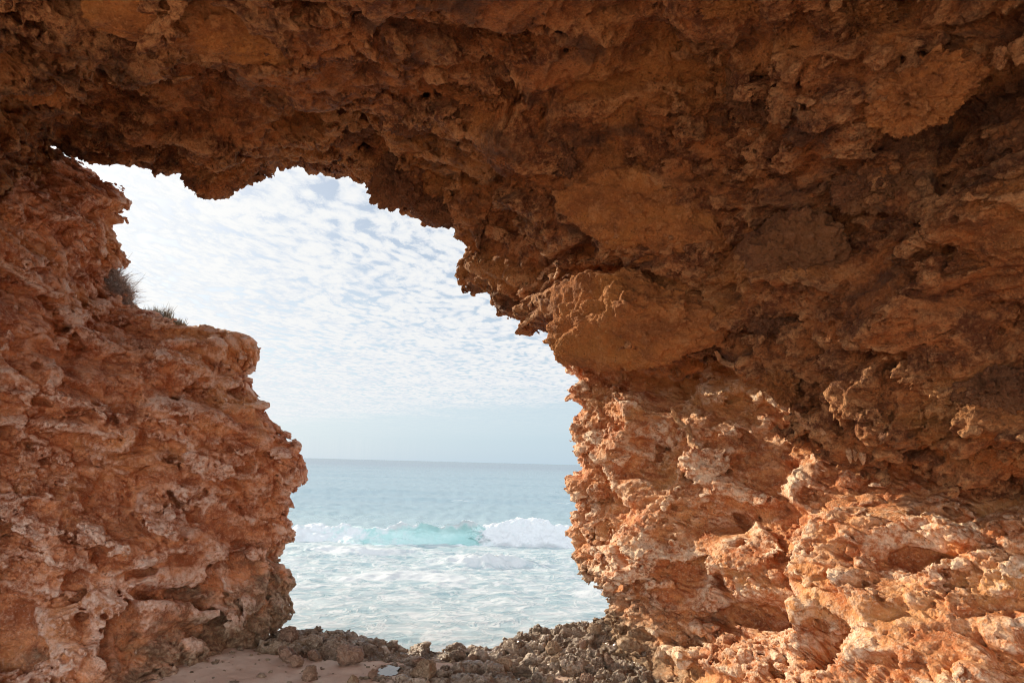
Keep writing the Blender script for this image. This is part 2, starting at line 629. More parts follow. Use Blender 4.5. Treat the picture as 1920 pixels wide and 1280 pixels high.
def roof_mid(p, sd):
    q = bedded(p, math.radians(5))
    w = worley(q * np.array([4.6, 5.4, 8.0]), sd + 12)
    ms = sstep(fbm(q * 0.8, 2, sd + 15), -0.4, 0.1)
    d = (0.11 * (w[:, 2] - 0.5) - 0.03 * (1 - sstep(w[:, 1] - w[:, 0], 0.0, 0.12))) * ms
    d += 0.05 * fbm(q * np.array([3.4, 3.8, 5.5]), 3, sd + 21, 0.6)
    return d


def roof_fine(p, sd):
    q = bedded(p, math.radians(5))
    m2 = sstep(fbm(q * 1.2 + 5, 2, sd + 44), -0.2, 0.2)
    # rubble of small stones in some patches, flaky matrix in the others
    w = worley8(q * np.array([7.0, 7.5, 10.5]), sd + 6)
    dome = np.sqrt(np.clip(1 - (w[:, 0] / 0.55) ** 2, 0, 1)) * (w[:, 1] > 0.4)
    d = m2 * 0.055 * (dome - 0.3)
    d += (1.2 - 0.7 * m2) * 0.060 * (billow(q * np.array([5.5, 6.5, 11.]), 3, sd + 50, 0.6) - 0.40)
    w = worley8(q * np.array([14., 14., 19.]), sd + 7)
    dome = np.sqrt(np.clip(1 - (w[:, 0] / 0.55) ** 2, 0, 1)) * (w[:, 1] > 0.45)
    d += (0.4 + 0.75 * m2) * 0.022 * (dome - 0.3)
    d -= 0.055 * (1 - sstep(w[:, 0], 0.12, 0.42)) * (w[:, 1] < 0.34)
    d += 0.042 * (billow(q * 25, 3, sd + 66, 0.65) - 0.40)
    return d


def shelf_coarse(p, rw, sd):
    q = p.astype(np.float32)
    d = 0.05 * fbm(q * 1.4, 3, sd)
    w = worley(q * np.array([3.6, 4.2, 5.0]), sd + 2)
    d += rw * 0.085 * (w[:, 2] - 0.55) - 0.03 * (1 - sstep(w[:, 1] - w[:, 0], 0, 0.14))
    d += rw * 0.075 * (billow(q * np.array([4.6, 5.2, 5.]), 3, sd + 5) - 0.45)
    return d


def shelf_mid(p, sd):
    return 0.02 * fbm(p * 5.0, 3, sd + 17)


def shelf_fine(p, sd):
    q = p.astype(np.float32)
    w = worley(q * 11, sd + 3)
    d = 0.05 * (billow(q * 10, 3, sd + 7, 0.6) - 0.42) - 0.035 * (1 - sstep(w[:, 0], 0.12, 0.42)) * (w[:, 2] > 0.6)
    w = worley(q * 27, sd + 4)
    d += 0.022 * (billow(q * 26, 2, sd + 9, 0.6) - 0.4) - 0.02 * (1 - sstep(w[:, 0], 0.15, 0.45)) * (w[:, 2] > 0.5)
    return d


def up4(A, axis):
    """linear 4x refinement along one axis: k samples -> 4 (k - 1) + 1"""
    A = np.moveaxis(A, axis, 0)
    k = A.shape[0]
    out = np.empty((4 * (k - 1) + 1,) + A.shape[1:], np.float32)
    out[::4] = A
    for f in (1, 2, 3):
        out[f::4] = A[:-1] * (1 - f / 4) + A[1:] * (f / 4)
    return np.moveaxis(out, 0, axis)


def carve(P0, kind, seed, rw, hr=0.40, dh=0.0115, droop=0.30, margin=0.085, extra=None):
    """rock surface as the zero set of (height over the base sheet) - (3-D relief at that point);
    returns vertices, quads and how far each vertex stands proud"""
    n, m = [4 * ((v - 1) // 4) + 1 for v in P0.shape[:2]]
    P0 = P0[:n, :m]
    rw = rw[:n, :m]
    N = normals(P0)
    if np.median(np.sum(N * (CAM - P0), axis=2)) < 0:
        N = -N
    N = blur(blur(N, 14), 14)
    N /= np.linalg.norm(N, axis=2, keepdims=True)
    k = 4 * int(round(2 * hr / dh / 4)) + 1
    hs = np.linspace(-hr, hr, k).astype(np.float32)
    P0 = P0.astype(np.float32)
    N = N.astype(np.float32)
    cf, mf, ff = {'wall': (wall_coarse, wall_mid, wall_fine), 'roof': (roof_coarse, roof_mid, roof_fine), 'shelf': (shelf_coarse, shelf_mid, shelf_fine)}[kind]
    hc = hs[::4]
    pts = P0[::4, ::4, None] + N[::4, ::4, None] * hc[:, None]
    pts = pts.reshape(-1, 3)
    hh = np.broadcast_to(hc, (len(P0[::4]), P0[:, ::4].shape[1], len(hc))).ravel()
    pts[:, 2] += droop * hh
    rwc = np.repeat(rw[::4, ::4].ravel(), len(hc))
    Dc = cf(pts, rwc, seed).astype(np.float32).reshape(len(P0[::4]), -1, len(hc))
    F_ = np.empty((n, m, k), np.float32)
    blk = 32
    for a in range(0, n - 1, blk):
        b = min(a + blk, n - 1)
        D = up4(up4(up4(Dc[a // 4:b // 4 + 1], 0), 1), 2)
        f = hs - D
        if extra is not None:
            f += extra[a:b + 1, :m, None]
        ii, jj, kk = np.nonzero(np.abs(f) < margin + 0.07)
        p = P0[a + ii, jj] + N[a + ii, jj] * hs[kk][:, None]
        p[:, 2] += droop * hs[kk]
        f[ii, jj, kk] -= mf(p, seed)
        ii, jj, kk = np.nonzero(np.abs(f) < margin)
        p = P0[a + ii, jj] + N[a + ii, jj] * hs[kk][:, None]
        p[:, 2] += droop * hs[kk]
        f[ii, jj, kk] -= ff(p, seed)
        F_[a:b + 1] = f
    F_[..., 0] = -0.01
    F_[..., -1] = 0.01
    # surface nets
    ins = F_ < 0
    cnt = np.zeros((n - 1, m - 1, k - 1), np.uint8)
    offs = [(x, y, z) for x in (0, 1) for y in (0, 1) for z in (0, 1)]
    for x, y, z in offs:
        cnt += ins[x:n - 1 + x, y:m - 1 + y, z:k - 1 + z]
    ci, cj, ck = np.nonzero((cnt > 0) & (cnt < 8))
    del cnt
    idx = np.full((n - 1, m - 1, k - 1), -1, np.int32)
    idx[ci, cj, ck] = np.arange(len(ci))
    val = {o: F_[ci + o[0], cj + o[1], ck + o[2]] for o in offs}
    acc = np.zeros((len(ci), 3), np.float32)
    num = np.zeros(len(ci), np.float32)
    for o in offs:
        for ax in range(3):
            if o[ax]:
                continue
            e = tuple(o[d] + (1 if d == ax else 0) for d in range(3))
            va, vb = val[o], val[e]
            cr = (va < 0) != (vb < 0)
            t = np.where(cr, va / np.where(cr, va - vb, 1), 0)
            for d in range(3):
                acc[:, d] += np.where(cr, (t if d == ax else o[d]), 0)
            num += cr
    acc /= num[:, None]
    quads = []
    for ax in range(3):
        o1, o2 = [d for d in range(3) if d != ax]
        sa = [slice(None)] * 3
        sb = [slice(None)] * 3
        sa[ax], sb[ax] = slice(0, -1), slice(1, None)
        ch = ins[tuple(sa)] != ins[tuple(sb)]
        e = list(np.nonzero(ch))
        ok = (e[o1] > 0) & (e[o1] < ins.shape[o1] - 1) & (e[o2] > 0) & (e[o2] < ins.shape[o2] - 1)
        e = [v[ok] for v in e]
        inside_low = ins[tuple(e)]

        def at(d1, d2):
            c = [v.copy() for v in e]
            c[o1] = c[o1] + d1
            c[o2] = c[o2] + d2
            return idx[tuple(c)]
        qd = np.stack([at(-1, -1), at(0, -1), at(0, 0), at(-1, 0)], 1)
        fl = inside_low if ax != 1 else ~inside_low
        qd[~fl] = qd[~fl][:, ::-1]
        quads.append(qd)
    quads = np.concatenate(quads)
    del idx, ins, F_
    # keep the one connected skin, drop loose crumbs
    nv = len(ci)
    lab = np.arange(nv)
    while True:
        old = lab.copy()
        mn = lab[quads].min(1)
        for c in range(4):
            np.minimum.at(lab, quads[:, c], mn)
        for _ in range(6):
            lab = lab[lab]
        if np.array_equal(old, lab):
            break
    big = np.bincount(lab).argmax()
    keepv = lab == big
    quads = quads[keepv[quads[:, 0]]]
    gi, gj = ci + acc[:, 0], cj + acc[:, 1]
    h = np.interp(ck + acc[:, 2], np.arange(k), hs)
    i0, j0 = ci, cj
    fi, fj = (gi - i0)[:, None], (gj - j0)[:, None]

    def bil(A):
        return (A[i0, j0] * (1 - fi) * (1 - fj) + A[i0 + 1, j0] * fi * (1 - fj) + A[i0, j0 + 1] * (1 - fi) * fj + A[i0 + 1, j0 + 1] * fi * fj)
    V = bil(P0) + bil(N) * h[:, None]
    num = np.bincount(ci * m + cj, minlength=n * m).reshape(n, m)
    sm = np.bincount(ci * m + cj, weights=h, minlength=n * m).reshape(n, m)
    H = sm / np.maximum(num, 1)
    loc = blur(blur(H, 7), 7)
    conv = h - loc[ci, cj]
    crust_highlight = sstep(conv, -0.015, 0.07)  # protruding rock: real crust and painted highlight share this mask
    remap = -np.ones(nv, np.int64)
    remap[keepv] = np.arange(keepv.sum())
    return V[keepv], remap[quads], crust_highlight[keepv]


def rock_sheet(rim, outer_map, depth, n, m, kind, seed, wrap=1.2, out_len=5.0, extra_depth=None, tpow=1.15, rear=None, hr=0.44):
    """rim: traced outline; outer_map: list of (rim vertex index, x, y) key correspondences on the far side.
    The sheet runs far side -> rim -> through the thickness -> outer cliff face."""
    rp, s, L = resample(rim, n)
    keys = sorted(outer_map)
    ks = np.array([L[k[0]] for k in keys])
    ox = np.interp(s, ks, [k[1] for k in keys])
    oy = np.interp(s, ks, [k[2] for k in keys])
    # smooth the far side
    ker = 41
    pad = lambda a: np.convolve(np.pad(a, ker // 2, mode='edge'), np.ones(ker) / ker, 'valid')
    ox, oy = pad(ox), pad(oy)
    t = np.linspace(1, 0, m) ** tpow
    X = rp[:, 0:1] * (1 - t) + ox[:, None] * t
    Y = rp[:, 1:2] * (1 - t) + oy[:, None] * t
    D = depth(X, Y)
    ex = extra_depth(X, Y) if extra_depth is not None else np.zeros(X.shape)
    leng = np.hypot(ox - rp[:, 0], oy - rp[:, 1])[:, None]
    e = t * leng * D / F
    R = 0.28
    k = np.clip(1 - e / R, 0, 1)
    D = D + R * (1 - np.sqrt(1 - np.minimum(k, 0.999) ** 2)) * 0.8
    P = unproj(X, Y, D)
    # through the thickness
    dx, dy = (ox - rp[:, 0]), (oy - rp[:, 1])
    ll = np.hypot(dx, dy)
    outw = (dx / ll)[:, None] * rgt - (dy / ll)[:, None] * upv
    Pr = P[:, -1]
    ray = Pr - CAM
    ray /= np.linalg.norm(ray, axis=1, keepdims=True)
    rows = []
    kk = 34
    for j in range(1, kk + 1):
        w = wrap * (j / kk) ** 1.5
        rows.append(Pr + ray * w + outw * (0.02 * w + 0.16 * w * w))
    last = rows[-1]
    for j in range(1, 15):
        a = out_len * (j / 14) ** 1.6
        rows.append(last + outw * a + np.array([0, 0.25, 0]) * a * 0.3)
    P = np.concatenate([P, np.stack(rows, 1)], 1)
    if rear is not None:  # unseen rearward stretch, added to keep sky light off the roof
        rr = [P[:, 0] + np.array(rear) * (j / 12) for j in range(12, 0, -1)]
        P = np.concatenate([np.stack(rr, 1), P], 1)
    nr = 12 if rear is not None else 0
    rwt = np.ones(P.shape[:2])
    rwt[:, nr:nr + m] = sstep(e, 0.02, 0.55) * 0.85 + 0.15
    rwt[:, nr + m:] = 0.15
    EX = np.zeros(P.shape[:2], np.float32)
    EX[:, nr:nr + m] = ex * (0.25 + 0.75 * sstep(e, 0.02, 0.5))
    ex = EX[:, nr:nr + m]
    EX[:, nr + m:] = ex[:, -1:] * np.maximum(0, 1 - np.arange(P.shape[1] - nr - m) / 10.0)
    EX[:, :nr] = ex[:, :1]
    return carve(P, kind, seed, rwt, hr=hr, extra=EX)


def add_sheet(name, V, quads, crust_highlight, mat, origin):
    return mesh_obj(name, V, quads, mat, dict(crust_highlight=crust_highlight), origin)


def g2(x, y, cx, cy, sx, sy):
    return np.exp(-((x - cx) / sx) ** 2 - ((y - cy) / sy) ** 2)


# ---- wall on the seaward left
RIM_L = [(380, 1430), (420, 1330), (455, 1275), (490, 1222), (505, 1198), (520, 1172), (533, 1160), (540, 1140), (543, 1100), (545, 1085), (538, 1065),
         (524, 1050), (518, 1042), (535, 1018), (540, 1010), (533, 990), (530, 970), (535, 960), (532, 935), (538, 920), (550, 913), (557, 903),
         (570, 895), (571, 880), (575, 868), (568, 850), (558, 830), (545, 828), (533, 822), (520, 815), (512, 800), (508, 785), (500, 752),
         (485, 745), (470, 727), (466, 712), (452, 704), (466, 699), (476, 690), (474, 668), (465, 650), (450, 644), (432, 640), (405, 627),
         (385, 615), (365, 608), (345, 606), (335, 605), (300, 590), (270, 582), (250, 572), (225, 560), (200, 548), (192, 530), (200, 508),
         (222, 498), (230, 486), (229, 470), (226, 452), (220, 440), (218, 415), (210, 402), (204, 397), (215, 395), (230, 386), (233, 378),
         (225, 365), (205, 355), (192, 348), (190, 338), (180, 325), (150, 310), (140, 300), (122, 288), (98, 282), (84, 275), (72, 240),
         (66, 200), (50, 150), (0, 80)]
KL = [(0, -350, 1700), (4, -350, 1500), (12, -350, 1220), (24, -350, 1010), (38, -350, 900), (46, -350, 810), (51, -350, 700), (54, -350, 630), (57, -350, 560), (65, -350, 440), (74, -350, 320), (79, -350, 60)]
DL = tps([(540, 1200, 6.5), (400, 1400, 5.5), (575, 870, 6.9), (520, 1000, 6.75), (470, 680, 7.1), (345, 606, 7.3), (200, 540, 7.1), (230, 380, 7.0), (112, 285, 6.9),
          (0, 195, 6.6), (0, 330, 5.9), (0, 600, 5.5), (0, 900, 5.2), (0, 1280, 4.7), (300, 1280, 5.35), (430, 1270, 5.9), (300, 900, 6.0),
          (270, 700, 6.25), (150, 450, 6.4), (-350, 200, 5.2), (-350, 700, 4.2), (-350, 1300, 3.9), (-350, 1600, 3.6)])


def EL(x, y):
    d = -0.20 * g2(x, y, 380, 650, 150, 34) + 0.22 * g2(x, y, 330, 735, 130, 28)      # top ledge and its undercut
    d += 0.16 * g2(x, y, 230, 900, 90, 45) - 0.10 * g2(x, y, 420, 870, 130, 40)
    d += -0.16 * g2(x, y, 190, 355, 70, 35) + 0.18 * g2(x, y, 60, 470, 110, 70)
    d += 0.30 * g2(x, y, 190, 530, 40, 25)
    d += 0.20 * g2(x, y, 300, 1115, 60, 14) + 0.25 * g2(x, y, 385, 1130, 18, 14) + 0.2 * g2(x, y, 385, 1180, 25, 15)
    d += 0.35 * g2(x, y, 30, 1200, 60, 60) - 0.15 * g2(x, y, 200, 1020, 150, 40)
    d += 0.16 * g2(x, y, 470, 1215, 50, 20)
    return d


V_, Q_, cr = rock_sheet(RIM_L, KL, DL, 960, 380, 'wall', 100, wrap=1.1, extra_depth=EL, tpow=1.3, rear=(-0.6, -2.2, 0.0))
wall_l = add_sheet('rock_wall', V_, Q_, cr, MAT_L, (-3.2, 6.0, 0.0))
tag(wall_l, 'reddish pitted rock wall left of the sea opening, shaded, with dry grass on its ledge', 'rock wall', kind='thing')

# ---- wall on the right
RIM_R = [(1060, 1430), (1090, 1300), (1108, 1235), (1128, 1192), (1137, 1170), (1145, 1150), (1139, 1147), (1148, 1140), (1155, 1128), (1143, 1120), (1140, 1110), (1143, 1102),
         (1130, 1095), (1118, 1090), (1105, 1088), (1092, 1072), (1090, 1060), (1078, 1050), (1070, 1047), (1078, 1030), (1072, 1018),
         (1080, 1012), (1085, 1010), (1068, 1003), (1065, 995), (1075, 990), (1080, 985), (1072, 970), (1070, 960), (1078, 953), (1077, 940),
         (1072, 935), (1075, 925), (1066, 915), (1065, 900), (1070, 893), (1085, 890), (1090, 882), (1088, 868), (1080, 855), (1072, 845),
         (1075, 835), (1080, 830), (1073, 815), (1070, 808), (1080, 797), (1078, 785), (1085, 780), (1090, 770), (1086, 754), (1075, 750),
         (1060, 748), (1075, 738), (1068, 733), (1074, 725), (1075, 710), (1066, 695), (1058, 690), (1055, 678), (1060, 665), (1064, 650),
         (1080, 620), (1100, 590), (1130, 560)]
KR = [(0, 1900, 2100), (3, 2250, 1750), (8, 2250, 1600), (34, 2250, 1250), (59, 2250, 900), (63, 2250, 700)]
DR = tps([(1100, 1200, 6.5), (1060, 1430, 5.6), (1070, 1000, 6.95), (1075, 850, 7.05), (1060, 670, 7.3), (1130, 560, 7.45), (1300, 700, 6.75), (1300, 950, 5.95), (1300, 1200, 5.35),
          (1300, 1280, 4.95), (1500, 900, 5.25), (1500, 1100, 4.85), (1500, 1280, 4.4), (1700, 1000, 4.5), (1700, 1200, 4.0), (1920, 1000, 4.0),
          (1920, 1280, 3.4), (2250, 1200, 3.2), (1920, 800, 4.2), (1600, 780, 5.4), (2250, 700, 3.9), (2250, 1800, 2.6), (1500, 1700, 3.4)])


def ER(x, y):
    # block standing forward beyond an upright edge, the dark hole beside it
    xe = 1515 + 18 * np.sin(y / 37.0) + (1280 - y) * 0.03
    blk = sstep(x, xe - 12, xe + 14) * sstep(y, 940, 1010) * (1 - sstep(x, 1600, 2150) * 0.8)
    d = -0.27 * blk
    d += 0.55 * g2(x, y, 1458, 1150, 64, 32) + 0.26 * g2(x, y, 1395, 1135, 90, 20)
    d += 0.26 * g2(x, y, 1210, 700, 130, 26)
    # upright buttresses and the recesses between them
    d += -0.15 * g2(x, y, 1180, 790, 42, 130) + 0.13 * g2(x, y, 1245, 760, 34, 90)
    d += -0.17 * g2(x, y, 1238, 1030, 50, 110) + 0.12 * g2(x, y, 1160, 960, 38, 60)
    d += 0.24 * g2(x, y, 1352, 965, 48, 34) - 0.15 * g2(x, y, 1320, 860, 44, 70)
    d += -0.12 * g2(x, y, 1390, 1050, 60, 50) + 0.14 * g2(x, y, 1460, 960, 44, 80)
    d += 0.24 * g2(x, y, 1730, 1065, 90, 26) - 0.16 * g2(x, y, 1850, 1085, 70, 40)
    d += -0.14 * g2(x, y, 1640, 985, 60, 40) + 0.14 * g2(x, y, 1780, 970, 70, 30)
    d += 0.16 * g2(x, y, 1620, 1225, 60, 40) - 0.12 * g2(x, y, 1700, 1180, 120, 30)
    d += 0.18 * g2(x, y, 1340, 1190, 80, 16)
    return d


V_, Q_, cr = rock_sheet(RIM_R, KR, DR, 820, 480, 'wall', 300, wrap=0.9, extra_depth=ER, tpow=1.3, hr=0.58, rear=(0.5, -3.2, 0.0))
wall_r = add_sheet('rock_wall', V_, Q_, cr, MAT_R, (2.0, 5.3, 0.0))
tag(wall_r, 'orange craggy rock wall right of the sea opening, its knobs lit by low sun', 'rock wall', kind='thing')

# ---- roof
RIM_C = [(-350, 480), (-100, 400), (0, 400), (40, 386), (76, 338), (93, 290), (98, 280), (110, 279), (122, 279), (130, 280), (137, 284), (148, 282), (155, 288), (158, 293),
         (175, 299), (190, 304), (205, 303), (220, 298), (232, 301), (245, 303), (258, 302), (270, 306), (285, 308), (296, 316), (305, 310),
         (315, 314), (335, 318), (345, 317), (352, 322), (357, 332), (365, 342), (378, 350), (395, 357), (412, 362), (424, 360), (428, 355),
         (440, 345), (450, 333), (462, 326), (470, 322), (480, 318), (500, 313), (520, 310), (535, 311), (548, 307), (560, 308), (567, 306),
         (573, 312), (580, 320), (592, 322), (600, 318), (612, 322), (625, 323), (640, 320), (655, 316), (675, 320), (695, 325), (710, 332),
         (715, 345), (722, 358), (735, 369), (745, 372), (758, 366), (762, 375), (770, 388), (785, 402), (800, 412), (820, 417), (840, 417),
         (848, 425), (857, 432), (858, 440), (870, 450), (877, 460), (880, 475), (883, 485), (875, 492), (868, 500), (860, 520), (862, 532),
         (872, 535), (875, 545), (890, 552), (912, 555), (915, 570), (925, 578), (945, 593), (970, 600), (975, 610), (970, 620), (985, 623),
         (1000, 630), (1010, 640), (1030, 650), (1055, 658), (1062, 662), (1110, 664), (1160, 660), (1172, 680), (1220, 697), (1290, 692), (1330, 665),
         (1360, 668), (1400, 700), (1440, 735), (1500, 790), (1560, 830), (1620, 860), (1700, 872), (1800, 900), (1920, 930), (2250, 1020)]
iC = {p: i for i, p in enumerate(RIM_C)}
KC = [(0, -900, -200), (5, -350, -350), (iC[(424, 360)], 250, -380), (iC[(695, 325)], 700, -380), (iC[(858, 440)], 1050, -380), (iC[(1062, 662)], 1500, -380),
      (iC[(1330, 665)], 2000, -340), (iC[(1620, 860)], 2450, -60), (len(RIM_C) - 1, 2800, 420)]
DC = tps([(-350, 480, 4.8), (0, 350, 5.65), (112, 283, 6.7), (400, 360, 7.0), (560, 310, 7.1), (700, 330, 6.9), (760, 370, 6.85), (870, 450, 6.8), (880, 500, 6.9), (1000, 630, 6.6),
          (1062, 662, 6.4), (1172, 680, 5.8), (1330, 665, 5.25), (1440, 735, 4.75), (1620, 860, 4.25), (1920, 930, 3.7), (2250, 1020, 3.2), (0, 0, 4.1),
          (500, 0, 4.1), (960, 0, 3.9), (1400, 0, 3.5), (1920, 0, 2.9), (0, 200, 5.1), (500, 200, 5.6), (960, 250, 5.2), (1200, 450, 5.05),
          (1500, 400, 4.2), (1920, 400, 3.1), (1920, 700, 3.35), (1300, 250, 4.5), (1700, 600, 3.75), (-350, -300, 3.2), (960, -380, 3.0),
          (2250, -300, 2.3), (2800, 420, 2.2), (300, 150, 5.0), (750, 150, 4.9)])


def EC(x, y):
    d = -0.34 * g2(x, y, 1175, 604, 150, 62) + 0.16 * g2(x, y, 1100, 520, 110, 22)
    d += -0.10 * g2(x, y, 1180, 410, 150, 70) + 0.12 * g2(x, y, 1000, 460, 60, 40)
    d += -0.14 * g2(x, y, 480, 70, 260, 70) + 0.16 * g2(x, y, 480, 170, 260, 28)
    d += -0.10 * g2(x, y, 1480, 480, 110, 80) + 0.12 * g2(x, y, 1650, 330, 100, 60)
    d += -0.10 * g2(x, y, 1700, 180, 130, 70) + 0.10 * g2(x, y, 1750, 720, 160, 60)
    d += -0.12 * g2(x, y, 400, 330, 60, 40) - 0.12 * g2(x, y, 740, 340, 45, 45)
    return d


V_, Q_, cr = rock_sheet(RIM_C, KC, DC, 1320, 470, 'roof', 500, wrap=0.6, extra_depth=EC, tpow=1.1, rear=(0.0, -6.5, -1.0), hr=0.5)
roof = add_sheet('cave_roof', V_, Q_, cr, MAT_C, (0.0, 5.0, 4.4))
tag(roof, 'dark orange rubbly rock roof arching over the sea opening with boulders set in it', 'cave roof', kind='thing')


# ------------------------------------------------------------------ blobs: boulders set in the roof and lying on the shelf
def unit_blob(nu, nv):
    th = np.linspace(0, 2 * math.pi, nu, endpoint=False)
    ph = np.linspace(0.0, math.pi, nv)
    T, Ph = np.meshgrid(th, ph, indexing='ij')
    return np.stack([np.cos(T) * np.sin(Ph), np.sin(T) * np.sin(Ph), np.cos(Ph)], 2)


def blob(name, centre, ax, ay, az, mat, seed, parent=None, nu=220, nv=140, craggy=0.10, power=0.8, fine=0.02, origin=None, planes=16, worn=14):
    """rough boulder with half axes ax, ay, az (3-vectors); power < 1 squares it off"""
    S = unit_blob(nu, nv)
    S = np.sign(S) * np.abs(S) ** power
    S /= np.maximum(np.linalg.norm(S, axis=2, keepdims=True), 1e-6) ** 0.75
    q0 = S.reshape(-1, 3)
    size = np.mean([np.linalg.norm(a) for a in (ax, ay, az)])
    # a stone broken along a dozen planes, edges worn
    rs = np.random.RandomState(seed)
    u = q0 / np.maximum(np.linalg.norm(q0, axis=1, keepdims=True), 1e-6)
    inv = 0
    for k in range(planes):
        nn_ = rs.normal(0, 1, 3)
        nn_ /= np.linalg.norm(nn_)
        inv = inv + np.maximum(u @ nn_ / rs.uniform(0.72, 1.05), 0) ** worn
    r = np.minimum(inv ** (-1.0 / worn), 1.25)
    q0 = u
    r = r * (1 + craggy * 1.2 * fbm(q0 * 1.3 + seed * 3.1, 3, seed) + craggy * 0.9 * (billow(q0 * 2.6 + seed, 4, seed + 3, 0.55) - 0.4))
    q = q0 * r[:, None]
    W = np.asarray(centre) + q[:, 0:1] * np.asarray(ax) + q[:, 1:2] * np.asarray(ay) + q[:, 2:3] * np.asarray(az)
    dirs = W - np.asarray(centre)
    dirs /= np.maximum(np.linalg.norm(dirs, axis=1, keepdims=True), 1e-9)
    pits = worley(W * (2.2 / max(size, 0.05)) * 1.6, seed + 9)
    h = fine * (fbm(W * (3.5 / size) + seed, 4, seed + 5, 0.6)) - fine * 0.9 * (1 - sstep(pits[:, 0], 0.1, 0.45)) * (pits[:, 2] > 0.6)
    W = W + dirs * h[:, None]
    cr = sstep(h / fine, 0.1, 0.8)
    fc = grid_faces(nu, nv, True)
    return mesh_obj(name, W, fc, mat, dict(crust_highlight=cr), centre if origin is None else origin, parent)


random.seed(4)
EMB = [  # px centre, half width px, half height px, turn in degrees, how proud, material, own label
    (470, 55, 285, 78, 8, 0.10, MAT_B, 'broad pale slab set in the roof'),
    (1185, 395, 165, 82, 8, 0.10, MAT_B, 'smooth pale slab set in the roof'),
    (1180, 612, 178, 82, -4, 0.14, MAT_B, 'big ochre slab hanging over the right wall'),
    (1478, 475, 100, 74, 14, 0.12, MAT_BD, 'dark rounded boulder set in the roof'),
    (1705, 180, 128, 62, -6, 0.08, MAT_B, None),
    (1655, 340, 80, 48, -5, 0.08, MAT_BD, None),
    (400, 322, 58, 40, 0, 0.12, MAT_C, 'knob hanging from the roof edge'),
    (742, 330, 42, 46, 10, 0.17, MAT_BD, None),
    (812, 388, 62, 30, 20, 0.08, MAT_BD, None),
    (75, 95, 66, 56, -25, 0.30, MAT_B, None),
    (1052, 290, 42, 44, 10, 0.08, MAT_BD, None),
    (765, 215, 70, 40, 8, 0.08, MAT_BD, None),
    (640, 245, 55, 32, 0, 0.07, MAT_BD, None),
    (1410, 185, 60, 42, 20, 0.07, MAT_BD, None),
    (1850, 725, 75, 42, 0, 0.08, MAT_BD, None),
    (1390, 6, 95, 34, -4, 0.08, MAT_B, None),
    (1465, 722, 32, 28, 30, 0.10, MAT_B, 'small pale knob set in the roof edge'),
    (900, 180, 38, 20, 0, 0.05, MAT_B, None),
    (1440, 590, 60, 34, 15, 0.07, MAT_BD, None),
    (950, 90, 50, 30, 25, 0.06, MAT_C, None),
    (1610, 40, 60, 26, -30, 0.06, MAT_C, None),
]
for i, (cx, cy, a, b, turn, proud, mt, lab) in enumerate(EMB):
    e = 6.0
    x4 = np.array([cx - e, cx + e, cx, cx]); y4 = np.array([cy, cy, cy - e, cy + e])
    d4 = DC(x4, y4) + EC(x4, y4)
    p4 = unproj(x4, y4, d4)
    du, dv = p4[1] - p4[0], p4[2] - p4[3]
    nn = np.cross(du, dv)
    nn /= np.linalg.norm(nn)
    d = float(d4.mean())
    c0 = p4.mean(0)
    view = (CAM - c0) / np.linalg.norm(CAM - c0)
    nn = nn if np.dot(nn, view) > 0 else -nn
    nn = nn * 0.6 + view * 0.4
    nn /= np.linalg.norm(nn)
    tr = math.radians(-turn)
    ex = rgt * math.cos(tr) + upv * math.sin(tr)
    ey = -rgt * math.sin(tr) + upv * math.cos(tr)
    # lie along the roof surface while keeping the seen width and height
    ex = ex - view * np.dot(ex, nn) / np.dot(view, nn)
    ey = ey - view * np.dot(ey, nn) / np.dot(view, nn)
    A, B = a * d / F, b * d / F
    thick = 0.38 * min(A, B) + 0.06
    ctr = c0 + nn * (proud * 0.9 - thick * 0.85)
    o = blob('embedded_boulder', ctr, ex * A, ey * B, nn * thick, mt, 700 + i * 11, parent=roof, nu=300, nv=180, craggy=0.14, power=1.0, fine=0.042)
    if lab:
        o['label'] = lab

# ------------------------------------------------------------------ flowstone lips and small stalactites on the lit edges
bpy.context.view_layer.update()
MAT_F = rock_mat('flowstone', (0.42, 0.18, 0.075), (0.66, 0.37, 0.19), (0.60, 0.34, 0.15), (0.80, 0.60, 0.42), 0.8, 0.75, 0.6, seed=53.0)


def hit(o, px, py):
    u, v = (px - 960) / F, (640 - py) / F
    dr = Vector(fwd + u * rgt + v * upv).normalized()
    ok, loc, nor, _ = o.ray_cast(Vector(CAM) - o.location, dr)
    return np.array(loc + o.location) if ok else unproj(px, py, 5.5)


